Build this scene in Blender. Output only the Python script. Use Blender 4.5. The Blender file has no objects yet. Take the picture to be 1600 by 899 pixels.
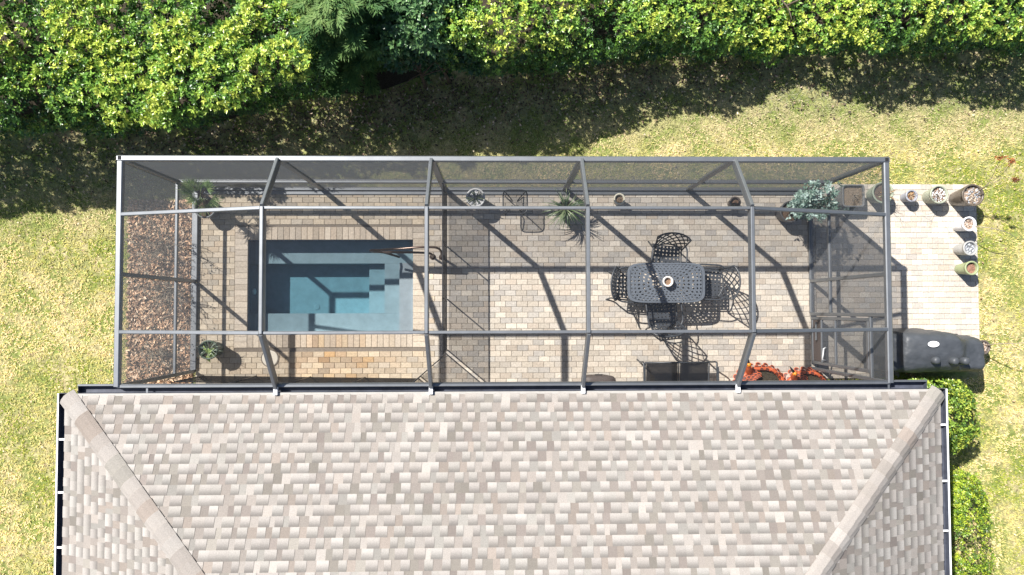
import bpy, math, random
import numpy as np
from mathutils import Vector, Matrix

# ---------------------------------------------------------------- camera, sky, sun, exposure
SC = bpy.context.scene
COL = SC.collection
H = 12.7                                    # drone height over the deck, metres
TX, TY, RO, F = 0.0219, 0.0329, 0.0027, 1067.0
zc = np.array([TX, TY, 1.0]); zc /= np.linalg.norm(zc)
xc = np.array([1.0, RO, 0.0]); xc -= zc * xc.dot(zc); xc /= np.linalg.norm(xc)
yc = np.cross(zc, xc)
RW = np.array([xc, yc, zc])                 # camera-to-world rotation
cam = bpy.data.cameras.new('camera'); cam_o = bpy.data.objects.new('camera', cam); COL.objects.link(cam_o)
cam.sensor_width = 36.0; cam.lens = 36.0 * F / 1600.0; cam.clip_start = 0.05; cam.clip_end = 600
m4 = Matrix([[RW[0][0], RW[0][1], RW[0][2], 0], [RW[1][0], RW[1][1], RW[1][2], 0], [RW[2][0], RW[2][1], RW[2][2], H], [0, 0, 0, 1]])
cam_o.matrix_world = m4
SC.camera = cam_o

SHX, SHY = 0.70, -0.59                      # shadow run per metre of height
sun_dir = Vector((-SHX, -SHY, 1.0)).normalized()
W = bpy.data.worlds.new('World'); SC.world = W; W.use_nodes = True
nt = W.node_tree; bgn = nt.nodes['Background']
sky = nt.nodes.new('ShaderNodeTexSky'); sky.sky_type = 'NISHITA'; sky.sun_disc = False
sky.sun_elevation = math.asin(sun_dir.z); sky.sun_rotation = math.atan2(sun_dir.x, sun_dir.y)
nt.links.new(sky.outputs[0], bgn.inputs[0]); bgn.inputs[1].default_value = 0.06
sl = bpy.data.lights.new('sun', 'SUN'); sl.energy = 5.0; sl.angle = math.radians(0.55); sl.color = (1.0, 0.955, 0.89)
so = bpy.data.objects.new('sun', sl); COL.objects.link(so)
so.rotation_euler = sun_dir.to_track_quat('Z', 'Y').to_euler(); so.location = (-20, 15, 30)
SC.view_settings.view_transform = 'Standard'; SC.view_settings.look = 'None'
SC.view_settings.exposure = 1.05; SC.view_settings.gamma = 1.0
SC.cycles.transparent_max_bounces = 24; SC.cycles.max_bounces = 8

rng = np.random.default_rng(11); random.seed(11)
R = math.radians

def P(u, v, z):
    """point at height z that the photograph shows at pixel (u, v)"""
    d = RW @ np.array([(u - 800) / F, -(v - 449.5) / F, -1.0]); t = (z - H) / d[2]
    return Vector((t * d[0], t * d[1], z))

# ---------------------------------------------------------------- materials
def nmath(n, op, a, b=None):
    x = n.new('ShaderNodeMath'); x.operation = op
    for i, q in enumerate((a, b)):
        if q is None: continue
        if isinstance(q, (int, float)): x.inputs[i].default_value = q
        else: n.id_data.links.new(q, x.inputs[i])
    return x.outputs[0]

def mat(name, col=(.5, .5, .5), rough=.6, metal=0.0, src='const', amt=.25, scale=30.0, bump=0.0, bscale=80.0, trans=0.0, spec=.5, col2=None, c2scale=3.0, shingle=False, wear=0.0):
    m = bpy.data.materials.new(name); m.use_nodes = True
    n = m.node_tree.nodes; L = m.node_tree.links; b = n['Principled BSDF']; out = n['Material Output']
    b.inputs['Roughness'].default_value = rough; b.inputs['Metallic'].default_value = metal
    b.inputs['Specular IOR Level'].default_value = spec
    tc = n.new('ShaderNodeTexCoord'); geo = n.new('ShaderNodeNewGeometry')
    alpha = None
    if src == 'const':
        c = n.new('ShaderNodeRGB'); c.outputs[0].default_value = (*col, 1); c = c.outputs[0]
    elif src == 'obj':
        oi = n.new('ShaderNodeObjectInfo'); c = oi.outputs['Color']; alpha = oi.outputs['Alpha']
    else:
        at = n.new('ShaderNodeAttribute'); at.attribute_name = 'col'; c = at.outputs['Color']; alpha = at.outputs['Alpha']
    if col2 is not None:
        nz2 = n.new('ShaderNodeTexNoise'); nz2.inputs['Scale'].default_value = c2scale; nz2.inputs['Detail'].default_value = 5
        L.new(geo.outputs['Position'], nz2.inputs['Vector'])
        cr = n.new('ShaderNodeValToRGB'); cr.color_ramp.elements[0].position = .42; cr.color_ramp.elements[1].position = .62
        L.new(nz2.outputs[0], cr.inputs[0])
        mx = n.new('ShaderNodeMix'); mx.data_type = 'RGBA'
        L.new(cr.outputs[0], mx.inputs[0]); L.new(c, mx.inputs[6]); mx.inputs[7].default_value = (*col2, 1); c = mx.outputs[2]
    nz = n.new('ShaderNodeTexNoise'); nz.inputs['Scale'].default_value = scale; nz.inputs['Detail'].default_value = 6; nz.inputs['Roughness'].default_value = .65
    L.new(geo.outputs['Position'], nz.inputs['Vector'])
    mr = n.new('ShaderNodeMapRange'); mr.inputs[1].default_value = .3; mr.inputs[2].default_value = .7
    mr.inputs[3].default_value = 1 - amt; mr.inputs[4].default_value = 1 + amt
    L.new(nz.outputs[0], mr.inputs[0])
    f = mr.outputs[0]
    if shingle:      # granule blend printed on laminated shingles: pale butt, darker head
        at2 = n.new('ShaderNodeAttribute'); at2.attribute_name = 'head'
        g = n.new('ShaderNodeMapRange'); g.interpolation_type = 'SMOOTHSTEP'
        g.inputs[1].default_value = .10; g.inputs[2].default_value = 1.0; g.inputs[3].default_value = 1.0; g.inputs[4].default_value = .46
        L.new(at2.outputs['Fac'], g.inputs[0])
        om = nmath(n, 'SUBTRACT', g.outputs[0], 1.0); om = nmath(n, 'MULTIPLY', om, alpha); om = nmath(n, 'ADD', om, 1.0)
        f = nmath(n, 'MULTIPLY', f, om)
    vm = n.new('ShaderNodeVectorMath'); vm.operation = 'SCALE'
    L.new(c, vm.inputs[0]); L.new(f, vm.inputs['Scale']); c = vm.outputs[0]
    L.new(c, b.inputs['Base Color'])
    if bump > 0:
        nb = n.new('ShaderNodeTexNoise'); nb.inputs['Scale'].default_value = bscale; nb.inputs['Detail'].default_value = 4
        L.new(geo.outputs['Position'], nb.inputs['Vector'])
        bp = n.new('ShaderNodeBump'); bp.inputs['Strength'].default_value = bump; bp.inputs['Distance'].default_value = .01
        L.new(nb.outputs[0], bp.inputs['Height']); L.new(bp.outputs[0], b.inputs['Normal'])
    if trans > 0:
        tr = n.new('ShaderNodeBsdfTranslucent'); L.new(c, tr.inputs[0])
        ms = n.new('ShaderNodeMixShader'); ms.inputs[0].default_value = trans
        L.new(b.outputs[0], ms.inputs[1]); L.new(tr.outputs[0], ms.inputs[2]); L.new(ms.outputs[0], out.inputs[0])
    return m

def screen_mat(name, T, col):
    """woven insect screen: openness T face on, less when light or sight passes it aslant (T^(1/cos))"""
    m = bpy.data.materials.new(name); m.use_nodes = True
    n = m.node_tree.nodes; L = m.node_tree.links; n.remove(n['Principled BSDF']); out = n['Material Output']
    geo = n.new('ShaderNodeNewGeometry'); dp = n.new('ShaderNodeVectorMath'); dp.operation = 'DOT_PRODUCT'
    L.new(geo.outputs['Incoming'], dp.inputs[0]); L.new(geo.outputs['Normal'], dp.inputs[1])
    a = nmath(n, 'ABSOLUTE', dp.outputs['Value']); a = nmath(n, 'MAXIMUM', a, .17); a = nmath(n, 'DIVIDE', 1.0, a)
    t = nmath(n, 'POWER', T, a); o = nmath(n, 'SUBTRACT', 1.0, t)
    tp = n.new('ShaderNodeBsdfTransparent'); df = n.new('ShaderNodeBsdfDiffuse'); df.inputs[0].default_value = (*col, 1)
    tl = n.new('ShaderNodeBsdfTranslucent'); tl.inputs[0].default_value = (*col, 1)
    gl = n.new('ShaderNodeBsdfGlossy'); gl.inputs['Roughness'].default_value = .45; gl.inputs[0].default_value = (.35, .36, .38, 1)
    m1 = n.new('ShaderNodeMixShader'); m1.inputs[0].default_value = .42; L.new(df.outputs[0], m1.inputs[1]); L.new(tl.outputs[0], m1.inputs[2])
    m3 = n.new('ShaderNodeMixShader'); m3.inputs[0].default_value = .06; L.new(m1.outputs[0], m3.inputs[1]); L.new(gl.outputs[0], m3.inputs[2])
    m2 = n.new('ShaderNodeMixShader'); L.new(o, m2.inputs[0]); L.new(tp.outputs[0], m2.inputs[1]); L.new(m3.outputs[0], m2.inputs[2])
    L.new(m2.outputs[0], out.inputs[0]); return m

M = {}
M['lawn'] = mat('lawn_soil', (.16, .19, .055), .95, amt=.5, scale=14, bump=.6, bscale=40, col2=(.33, .29, .15), c2scale=2.2, spec=.1)
M['blade'] = mat('grass_blade', src='attr', rough=.6, amt=.1, trans=.3, spec=.3)
M['litter'] = mat('dry_leaf', src='attr', rough=.7, amt=.15, spec=.3)
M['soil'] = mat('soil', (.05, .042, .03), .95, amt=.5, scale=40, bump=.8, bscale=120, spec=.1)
M['bed'] = mat('mulch_soil', (.17, .115, .075), .95, amt=.5, scale=30, bump=.8, bscale=90, spec=.1)
M['joint'] = mat('joint_sand', (.2, .17, .14), .95, amt=.2, spec=.1)
M['paver'] = mat('paver_piece', src='obj', rough=.85, amt=.2, scale=28, bump=.25, bscale=160, spec=.2)
M['paver_s'] = mat('paver_field', src='attr', rough=.85, amt=.2, scale=28, bump=.25, bscale=160, spec=.2)
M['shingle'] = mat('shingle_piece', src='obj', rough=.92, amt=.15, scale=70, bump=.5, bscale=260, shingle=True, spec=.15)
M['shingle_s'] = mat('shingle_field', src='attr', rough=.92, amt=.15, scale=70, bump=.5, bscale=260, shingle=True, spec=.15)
M['roofbase'] = mat('roof_base', (.30, .27, .25), .95, amt=.3, scale=12, spec=.1)
M['frame'] = mat('powder_coated_aluminium', (.205, .218, .234), .46, metal=.7, amt=.10, scale=6, spec=.6)
M['framedark'] = mat('hollow_shade_black', (.01, .01, .012), .9)  # near-black colour stands in for the shade inside a hollow tube
M['white'] = mat('white_metal', (.74, .75, .77), .4, amt=.08, scale=9)
M['gutter'] = mat('gutter_inside', (.055, .062, .085), .55, amt=.35, scale=7)
M['drip'] = mat('drip_edge', (.36, .345, .32), .5, amt=.1, scale=9)
M['stucco'] = mat('stucco', (.55, .5, .43), .9, amt=.1, scale=20, bump=.3)
M['glass'] = mat('dark_glass', (.03, .035, .04), .05, spec=.8)
M['plaster'] = mat('pool_plaster', (.225, .25, .275), .7, amt=.13, scale=5, bump=.1, bscale=30)
M['tile'] = mat('pool_waterline_tile', (.10, .13, .18), .3, amt=.2, scale=20)
M['screen'] = screen_mat('roof_screen', .875, (.065, .072, .084))
M['wallscreen'] = screen_mat('wall_screen', .74, (.165, .172, .185))
M['fence_mesh'] = screen_mat('pool_fence_mesh', .66, (.02, .02, .022))
M['cast'] = mat('cast_aluminium', (.04, .045, .053), .42, amt=.15, scale=25, spec=.6)
M['pewter'] = mat('table_top_pewter', (.105, .12, .142), .42, amt=.12, scale=18, spec=.6)
M['black'] = mat('black_metal', (.014, .014, .017), .4, amt=.1)
M['bronze'] = mat('bronze_tube', (.09, .062, .05), .28, metal=.6, amt=.15)
M['sling'] = screen_mat('sling_fabric', .05, (.014, .016, .021))
M['cover'] = mat('grill_cover_vinyl', (.055, .061, .07), .5, amt=.12, scale=7, bump=.35, bscale=9, spec=.4)
M['badge'] = mat('white_badge', (.75, .76, .78), .5, amt=.05)
M['brownplastic'] = mat('brown_wicker', (.07, .055, .05), .6, amt=.2, scale=40)
M['orange'] = mat('orange_glaze', (.47, .10, .035), .4, amt=.2, scale=14)
M['orange_y'] = mat('yellow_orange_glaze', (.75, .25, .02), .4, amt=.1)
M['pink'] = mat('pink_glaze', (.62, .30, .25), .4, amt=.1)
M['featherdark'] = mat('dark_feather_glaze', (.09, .02, .012), .5, amt=.2)
M['leaf'] = mat('leaf', src='attr', rough=.34, amt=.08, trans=.2, spec=.5)
M['needle'] = mat('needle', src='attr', rough=.6, amt=.08, trans=.35, spec=.2)
M['bark'] = mat('bark', (.10, .075, .055), .9, amt=.4, scale=20, bump=.5)
M['twig'] = mat('dry_twig', (.30, .25, .19), .8, amt=.3, scale=20)
M['stone'] = mat('pebble', src='attr', rough=.7, amt=.1)
M['lid'] = mat('cream_plastic', (.62, .57, .48), .5, amt=.05)

def water_mat():
    m = bpy.data.materials.new('pool_water'); m.use_nodes = True
    n = m.node_tree.nodes; L = m.node_tree.links; n.remove(n['Principled BSDF']); out = n['Material Output']
    tp = n.new('ShaderNodeBsdfTransparent'); gl = n.new('ShaderNodeBsdfGlossy'); gl.inputs['Roughness'].default_value = .04
    fr = n.new('ShaderNodeFresnel'); fr.inputs[0].default_value = 1.33
    geo = n.new('ShaderNodeNewGeometry'); nz = n.new('ShaderNodeTexNoise'); nz.inputs['Scale'].default_value = 7; nz.inputs['Detail'].default_value = 3
    L.new(geo.outputs['Position'], nz.inputs['Vector']); bp = n.new('ShaderNodeBump'); bp.inputs['Strength'].default_value = .25; bp.inputs['Distance'].default_value = .02
    L.new(nz.outputs[0], bp.inputs['Height']); L.new(bp.outputs[0], gl.inputs['Normal']); L.new(bp.outputs[0], fr.inputs['Normal'])
    mx = n.new('ShaderNodeMixShader'); L.new(fr.outputs[0], mx.inputs[0]); L.new(tp.outputs[0], mx.inputs[1]); L.new(gl.outputs[0], mx.inputs[2])
    L.new(mx.outputs[0], out.inputs['Surface'])
    va = n.new('ShaderNodeVolumeAbsorption'); va.inputs['Color'].default_value = (.34, .88, .98, 1); va.inputs['Density'].default_value = .9
    L.new(va.outputs[0], out.inputs['Volume']); return m
M['water'] = water_mat()

def pot_mat(name, c, rough=.5, amt=.18):
    return mat(name, c, rough, amt=amt, scale=9, bump=.1)

# ---------------------------------------------------------------- mesh builder
class MB:
    def __init__(s): s.v = []; s.f = []; s.c = []; s.h = []
    def add(s, vs, fs, col=None, head=None):
        o = len(s.v); s.v += [tuple(p) for p in vs]; s.f += [tuple(i + o for i in f) for f in fs]
        s.c += [col if col is not None else (1, 1, 1, 1)] * len(vs)
        s.h += head if head is not None else [0.0] * len(vs)
        return s
    def box(s, lo, hi, col=None):
        x0, y0, z0 = lo; x1, y1, z1 = hi
        vs = [(x0, y0, z0), (x1, y0, z0), (x1, y1, z0), (x0, y1, z0), (x0, y0, z1), (x1, y0, z1), (x1, y1, z1), (x0, y1, z1)]
        return s.add(vs, [(0, 3, 2, 1), (4, 5, 6, 7), (0, 1, 5, 4), (1, 2, 6, 5), (2, 3, 7, 6), (3, 0, 4, 7)], col)
    def bar(s, p, q, w, h, up=(0, 0, 1), bev=.0):
        """rectangular tube from p to q, w across, h deep (centred), small chamfers"""
        p = Vector(p); q = Vector(q); d = (q - p).normalized(); u = Vector(up)
        x = d.cross(u)
        if x.length < 1e-4: x = d.cross(Vector((0, 1, 0)))
        x.normalize(); y = x.cross(d).normalized(); b = bev or min(w, h) * .16
        pr = [(-w/2+b, -h/2), (w/2-b, -h/2), (w/2, -h/2+b), (w/2, h/2-b), (w/2-b, h/2), (-w/2+b, h/2), (-w/2, h/2-b), (-w/2, -h/2+b)]
        vs = [p + x*a + y*c for a, c in pr] + [q + x*a + y*c for a, c in pr]
        fs = [(i, (i+1) % 8, (i+1) % 8 + 8, i + 8) for i in range(8)] + [tuple(range(7, -1, -1)), tuple(range(8, 16))]
        return s.add(vs, fs)
    def tube(s, pts, r, n=8, r2=None, cap=True, flat=None):
        pts = [Vector(p) for p in pts]; k = len(pts); vs = []; prev = None
        for i, p in enumerate(pts):
            t = (pts[min(i+1, k-1)] - pts[max(i-1, 0)])
            if t.length < 1e-7: t = Vector((0, 0, 1))
            t.normalize()
            if prev is None:
                a = t.cross(Vector((0, 0, 1)))
                if a.length < .05: a = t.cross(Vector((1, 0, 0)))
            else: a = prev - t * prev.dot(t)
            a.normalize(); prev = a; b = t.cross(a)
            rr = r if r2 is None else r + (r2 - r) * i / max(1, k-1)
            fl = 1 if flat is None else flat
            for j in range(n):
                an = 2*math.pi*j/n; vs.append(p + a*math.cos(an)*rr + b*math.sin(an)*rr*fl)
        fs = [(i*n+j, i*n+(j+1) % n, (i+1)*n+(j+1) % n, (i+1)*n+j) for i in range(k-1) for j in range(n)]
        if cap: fs += [tuple(range(n-1, -1, -1)), tuple(range((k-1)*n, k*n))]
        return s.add(vs, fs)
    def lathe(s, prof, n=28, c=(0, 0, 0), sx=1, sy=1, close=True, rot=0, square=0):
        vs = []; 
        for r, z in prof:
            for j in range(n):
                an = 2*math.pi*j/n + rot; ca, sa = math.cos(an), math.sin(an)
                if square:
                    e = 2.0/square; ca = math.copysign(abs(ca)**e, ca); sa = math.copysign(abs(sa)**e, sa)
                vs.append((c[0]+r*ca*sx, c[1]+r*sa*sy, c[2]+z))
        k = len(prof)
        fs = [(i*n+j, i*n+(j+1) % n, (i+1)*n+(j+1) % n, (i+1)*n+j) for i in range(k-1) for j in range(n)]
        if close: fs += [tuple(range(n-1, -1, -1)), tuple(range((k-1)*n, k*n))]
        return s.add(vs, fs)
    def build(s, name, m, parent=None, smooth=False, kind=None, attr=False, head=False):
        me = bpy.data.meshes.new(name); me.from_pydata(s.v, [], s.f); me.update()
        if attr:
            a = me.color_attributes.new('col', 'FLOAT_COLOR', 'POINT')
            a.data.foreach_set('color', np.array([(c if len(c) == 4 else (*c, 1)) for c in s.c], dtype=np.float32).ravel())
        if head:
            a = me.attributes.new('head', 'FLOAT', 'POINT'); a.data.foreach_set('value', np.array(s.h, dtype=np.float32))
        if smooth:
            me.polygons.foreach_set('use_smooth', [True]*len(me.polygons))
        me.materials.append(m)
        return link(name, me, parent, kind)

def link(name, me, parent=None, kind=None, loc=None):
    o = bpy.data.objects.new(name, me); COL.objects.link(o)
    if parent is not None: o.parent = parent
    if kind: o['kind'] = kind
    if loc is not None: o.location = loc
    return o

def tag(o, label, cat, group=None):
    o['label'] = label; o['category'] = cat
    if group: o['group'] = group
    return o

def thing(name, label, cat, loc=(0, 0, 0), rz=0, group=None):
    o = bpy.data.objects.new(name, None); COL.objects.link(o); o.empty_display_size = .2
    o.location = loc; o.rotation_euler = (0, 0, rz)
    return tag(o, label, cat, group)

def np_mesh(name, V, Fc, C, m, parent=None, kind=None, smooth=False):
    """fast mesh from arrays: V (n,3), Fc (k,3), C (n,4)"""
    me = bpy.data.meshes.new(name); V = np.asarray(V, np.float32); Fc = np.asarray(Fc, np.int32)
    k = Fc.shape[1]
    me.vertices.add(len(V)); me.vertices.foreach_set('co', V.ravel())
    me.loops.add(Fc.size); me.loops.foreach_set('vertex_index', Fc.ravel())
    me.polygons.add(len(Fc)); me.polygons.foreach_set('loop_start', np.arange(0, Fc.size, k, dtype=np.int32))
    me.polygons.foreach_set('loop_total', np.full(len(Fc), k, dtype=np.int32))
    me.update(calc_edges=True)
    if C is not None:
        a = me.color_attributes.new('col', 'FLOAT_COLOR', 'POINT'); a.data.foreach_set('color', np.asarray(C, np.float32).ravel())
    me.materials.append(m)
    return link(name, me, parent, kind)

def unit(a): return a / (np.linalg.norm(a, axis=-1, keepdims=True) + 1e-9)

def vnoise(x, y, scale, seed=0, octaves=3):
    """value noise 0..1 over arrays"""
    r = np.random.default_rng(seed); out = np.zeros_like(x, dtype=float); amp = 1; tot = 0
    for o in range(octaves):
        g = r.random((64, 64)); xx = x*scale*(2**o) + 17.3*o; yy = y*scale*(2**o) + 5.1*o
        xi = np.floor(xx).astype(int); yi = np.floor(yy).astype(int); fx = xx-xi; fy = yy-yi
        fx = fx*fx*(3-2*fx); fy = fy*fy*(3-2*fy)
        a = g[xi % 64, yi % 64]; b = g[(xi+1) % 64, yi % 64]; c = g[xi % 64, (yi+1) % 64]; d = g[(xi+1) % 64, (yi+1) % 64]
        out += amp*((a*(1-fx)+b*fx)*(1-fy) + (c*(1-fx)+d*fx)*fy); tot += amp; amp *= .5
    return out/tot

def leaves(base, d, n, length, width, col, fold=.18, droop=0.0):
    """folded leaves: 5 vertices, 4 triangles each -> V, F, C"""
    N = len(base); d = unit(d); s = unit(np.cross(d, n)); n = np.cross(s, d)
    l = length[:, None]; w = width[:, None]
    p0 = base; p3 = base + d*l - n*(l*droop); mid = base + d*l*.5
    pl = mid + s*w*.5 + n*w*fold; pr = mid - s*w*.5 + n*w*fold; pc = mid
    V = np.stack([p0, pl, p3, pr, pc], 1).reshape(-1, 3)
    b = (np.arange(N)*5)[:, None, None]
    T = np.array([[0, 4, 1], [1, 4, 2], [0, 3, 4], [4, 3, 2]])[None]
    Fc = (T + b).reshape(-1, 3)
    C = np.repeat(np.concatenate([col, np.ones((N, 1))], 1), 5, axis=0)
    return V, Fc, C

def cat(parts):
    V = []; Fc = []; C = []; o = 0
    for v, f, c in parts:
        V.append(v); Fc.append(f + o); C.append(c); o += len(v)
    return np.concatenate(V), np.concatenate(Fc), np.concatenate(C)

def rosettes(pts, nrm, k, ll, lw, cols, rs, el=(5, 55), jit=.25):
    """k leaves fanned round each twig tip"""
    N = len(pts); nrm = unit(nrm)
    ref = np.where(np.abs(nrm[:, 2:3]) < .9, np.array([[0, 0, 1.]]), np.array([[1., 0, 0]]))
    a = unit(np.cross(nrm, ref)); b = np.cross(nrm, a)
    az = (np.arange(k)[None]*2.399 + rs.random((N, 1))*6.28 + rs.normal(0, .2, (N, k)))
    e = np.radians(rs.uniform(el[0], el[1], (N, k)))
    d = (a[:, None]*np.cos(az)[..., None] + b[:, None]*np.sin(az)[..., None])*np.cos(e)[..., None] + nrm[:, None]*np.sin(e)[..., None]
    nn = nrm[:, None] - d*(d*nrm[:, None]).sum(-1, keepdims=True) + rs.normal(0, jit, (N, k, 3))
    base = np.repeat(pts[:, None], k, 1) + d*0.008
    L_ = ll*rs.uniform(.65, 1.2, N*k); W_ = lw*rs.uniform(.75, 1.2, N*k)
    c = np.repeat(cols[:, None], k, 1)*rs.uniform(.75, 1.25, (N, k, 1))
    return leaves(base.reshape(-1, 3), d.reshape(-1, 3), nn.reshape(-1, 3), L_, W_, c.reshape(-1, 3), droop=.12)

# ---------------------------------------------------------------- cage and pool key positions
h1, h2, hg = 2.539, 3.211, 2.528
XS = [-5.557, -3.245, -.976, 1.272, 3.582, 5.889]
YF, Y1, Y2, YG = 2.255, 1.424, -.306, -1.105
YL, YR, YD = .543, .526, -.093
PX0, PX1, PY0, PY1 = -4.60, -1.56, -.445, 1.308          # pool opening
RX0, RX1, RY, RZ, SL = -6.28, 6.62, -1.25, 2.55, .41     # roof eave corners and slope
WY = -1.78                                              # house wall face

# ---------------------------------------------------------------- ground
def sheet_with_hole(name, x0, y0, x1, y1, hx0, hy0, hx1, hy1, z, m, kind='structure', step=None):
    b = MB()
    for a, c, d, e in ((x0, y0, x1, hy0), (x0, hy1, x1, y1), (x0, hy0, hx0, hy1), (hx1, hy0, x1, hy1)):
        b.add([(a, c, z), (d, c, z), (d, e, z), (a, e, z)], [(0, 1, 2, 3)])
    return b.build(name, m, kind=kind)
sheet_with_hole('lawn', -70, -70, 70, 70, PX0-.02, PY0-.02, PX1+.02, PY1+.02, -.045, M['lawn'])

HEDGE_L = lambda x: 3.25 + .0*x
EDGE = [P(u, v, 1.8) for u, v in ((-120, 190), (0, 192), (170, 190), (240, 183), (330, 163), (430, 135), (520, 128), (620, 105), (700, 92), (760, 93), (860, 82), (1000, 60), (1150, 52), (1290, 50), (1500, 46), (1600, 44), (1750, 44))]
def front_edge(x):
    """y of the foliage edge, along x (metres)"""
    return np.interp(x, [p.x for p in EDGE], [p.y for p in EDGE])

def in_deck(x, y):
    return ((x > XS[0]-.02) & (x < XS[5]+.1) & (y < YF+.02) & (y > WY)) | ((x > 5.8) & (x < 9.085) & (y > -1.3) & (y < 2.345))
def in_house(x, y): return (x > RX0+.35) & (x < RX1-.4) & (y < WY+.02)
def in_bed(x, y): return (x > -6.78) & (x < XS[0]) & (y < 1.98) & (y > -1.4)

# grass blades, as far as the picture and a step beyond it
def make_grass():
    rs = np.random.default_rng(5); N = 200000
    x = rs.uniform(-12.6, 13.2, N); y = rs.uniform(-7.2, 5.2, N)
    dry = vnoise(x, y, .9, 3, 4); bare = vnoise(x, y, .55, 8, 3)
    keep = ~in_deck(x, y) & ~in_house(x, y) & ~in_bed(x, y) & (y < front_edge(x)+.15)
    keep &= rs.random(N) < np.clip((np.minimum(np.minimum(x + 12.6, 13.2 - x), y + 7.2))/1.6, 0, 1)     # the sward thins out beyond the picture
    litter = np.clip((y - front_edge(x) + .8)/.8, 0, 1)
    keep &= rs.random(N) > litter*.5
    keep &= ~((x > 6.9) & (x < 7.9) & (y < -.9) & (y > -4.5) & (rs.random(N) < .5))
    x, y, dry = x[keep], y[keep], dry[keep]; n = len(x); K = 3
    px = np.repeat(x, K) + rs.normal(0, .014, n*K); py = np.repeat(y, K) + rs.normal(0, .014, n*K)
    az = rs.random(n*K)*6.283; el = np.radians(rs.uniform(12, 62, n*K))
    d = np.stack([np.cos(az)*np.cos(el), np.sin(az)*np.cos(el), np.sin(el)], 1)
    L_ = rs.uniform(.03, .075, n*K); w = rs.uniform(.006, .013, n*K)
    side = np.stack([-np.sin(az), np.cos(az), np.zeros(n*K)], 1)
    b = np.stack([px, py, np.full(n*K, -.045)], 1)
    mid = b + d*(L_*.55)[:, None]; tip = b + d*L_[:, None] - np.array([0, 0, 1.])*(L_*.3)[:, None]
    V = np.stack([b - side*w[:, None]*.5, b + side*w[:, None]*.5, mid + side*w[:, None]*.45, mid - side*w[:, None]*.45, tip], 1).reshape(-1, 3)
    bi = (np.arange(n*K)*5)[:, None, None]
    Fc = (np.array([[0, 1, 2], [0, 2, 3], [3, 2, 4]])[None] + bi).reshape(-1, 3)
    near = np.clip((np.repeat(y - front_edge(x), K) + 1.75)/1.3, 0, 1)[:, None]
    dr = np.repeat(dry, K); t = np.clip((dr - .41)/.17, 0, 1)
    t = np.where(rs.random(n*K) < .22, 1 - t, t)[:, None]
    g = np.array([[.29, .36, .045]]); s = np.array([[.92, .73, .41]]); yel = np.array([[.68, .61, .12]])
    c = g*(1-t) + s*t; mx = rs.random((n*K, 1)); c = np.where(mx < .3, yel*.5 + c*.5, c)
    c = c*(1-.75*near) + np.array([[.19, .24, .16]])*.75*near     # hedge shade painted into the blade colour: darker grey-green turf beside it
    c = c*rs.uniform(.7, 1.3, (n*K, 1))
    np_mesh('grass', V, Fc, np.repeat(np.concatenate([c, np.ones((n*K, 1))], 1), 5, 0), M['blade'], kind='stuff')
make_grass()

def chips(name, x, y, z, rs, lmin, lmax, asp, palette, tilt=.5, parent=None, lift=.012, m=None):
    n = len(x); az = rs.random(n)*6.283; el = rs.uniform(-tilt, tilt, n)
    d = np.stack([np.cos(az)*np.cos(el), np.sin(az)*np.cos(el), np.sin(el)], 1)
    nn = unit(np.array([[0, 0, 1.]]) + rs.normal(0, tilt*.7, (n, 3)))
    L_ = rs.uniform(lmin, lmax, n); w = L_*rs.uniform(asp*.7, asp*1.3, n)
    b = np.stack([x, y, np.full(n, z) + lift + rs.random(n)*lift*1.5], 1) - d*(L_*.5)[:, None]
    pal = np.array(palette)[rs.integers(0, len(palette), n)]*rs.uniform(.7, 1.25, (n, 1))
    V, Fc, C = leaves(b, d, nn, L_, w, pal, fold=.22)
    return np_mesh(name, V, Fc, C, m or M['litter'], parent, 'stuff')

# fallen leaves under and in front of the hedges
rs = np.random.default_rng(9); n = 60000
x = rs.uniform(-10, 10.5, n); y = rs.uniform(1.9, 6.2, n); dd = y - front_edge(x)
pr = np.clip(1.0 + dd/1.15, .015, 1)**1.5*np.interp(x, [-10, -7.5, -6, 2, 5, 10], [.25, .3, .8, .8, .4, .25])
k = (rs.random(n) < pr) & ~in_deck(x, y) & (dd < 1.4)
k &= dd < .35
chips('leaf_litter', x[k], y[k], -.045, rs, .03, .075, .5, [(.16, .11, .07), (.08, .06, .04), (.26, .18, .12), (.12, .08, .05), (.50, .40, .29), (.07, .06, .04), (.06, .05, .035)], .7, lift=.02)
n = 1500; x = rs.uniform(-10, 10.8, n); y = rs.uniform(-5, 4, n); k = ~in_deck(x, y) & ~in_house(x, y) & ~in_bed(x, y)
chips('scattered_leaves', x[k], y[k], -.03, rs, .03, .06, .5, [(.45, .34, .22), (.3, .2, .12), (.62, .52, .38)], .5, lift=.02)
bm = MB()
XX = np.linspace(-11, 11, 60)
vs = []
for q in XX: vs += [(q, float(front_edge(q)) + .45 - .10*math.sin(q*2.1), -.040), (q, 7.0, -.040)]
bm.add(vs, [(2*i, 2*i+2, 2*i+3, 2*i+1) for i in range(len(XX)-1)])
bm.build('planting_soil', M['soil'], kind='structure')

# ---------------------------------------------------------------- pool
pool = MB()
ZB, ZT, ZS, ZD = -.37, -.18, -.55, -.78     # bench, top step, second step, floor
bN = P(500, 412, ZB).y; bS = P(500, 490, ZB).y; xB = P(601, 450, ZB).x; xT = P(624, 450, ZT).x; xS = P(577, 450, ZS).x
yT = P(624, 411, ZT).y
def rect(b, x0, y0, x1, y1, z): b.add([(x0, y0, z), (x1, y0, z), (x1, y1, z), (x0, y1, z)], [(0, 1, 2, 3)])
def wallq(b, a, c, z0, z1): b.add([(a[0], a[1], z0), (c[0], c[1], z0), (c[0], c[1], z1), (a[0], a[1], z1)], [(0, 1, 2, 3)])
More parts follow.
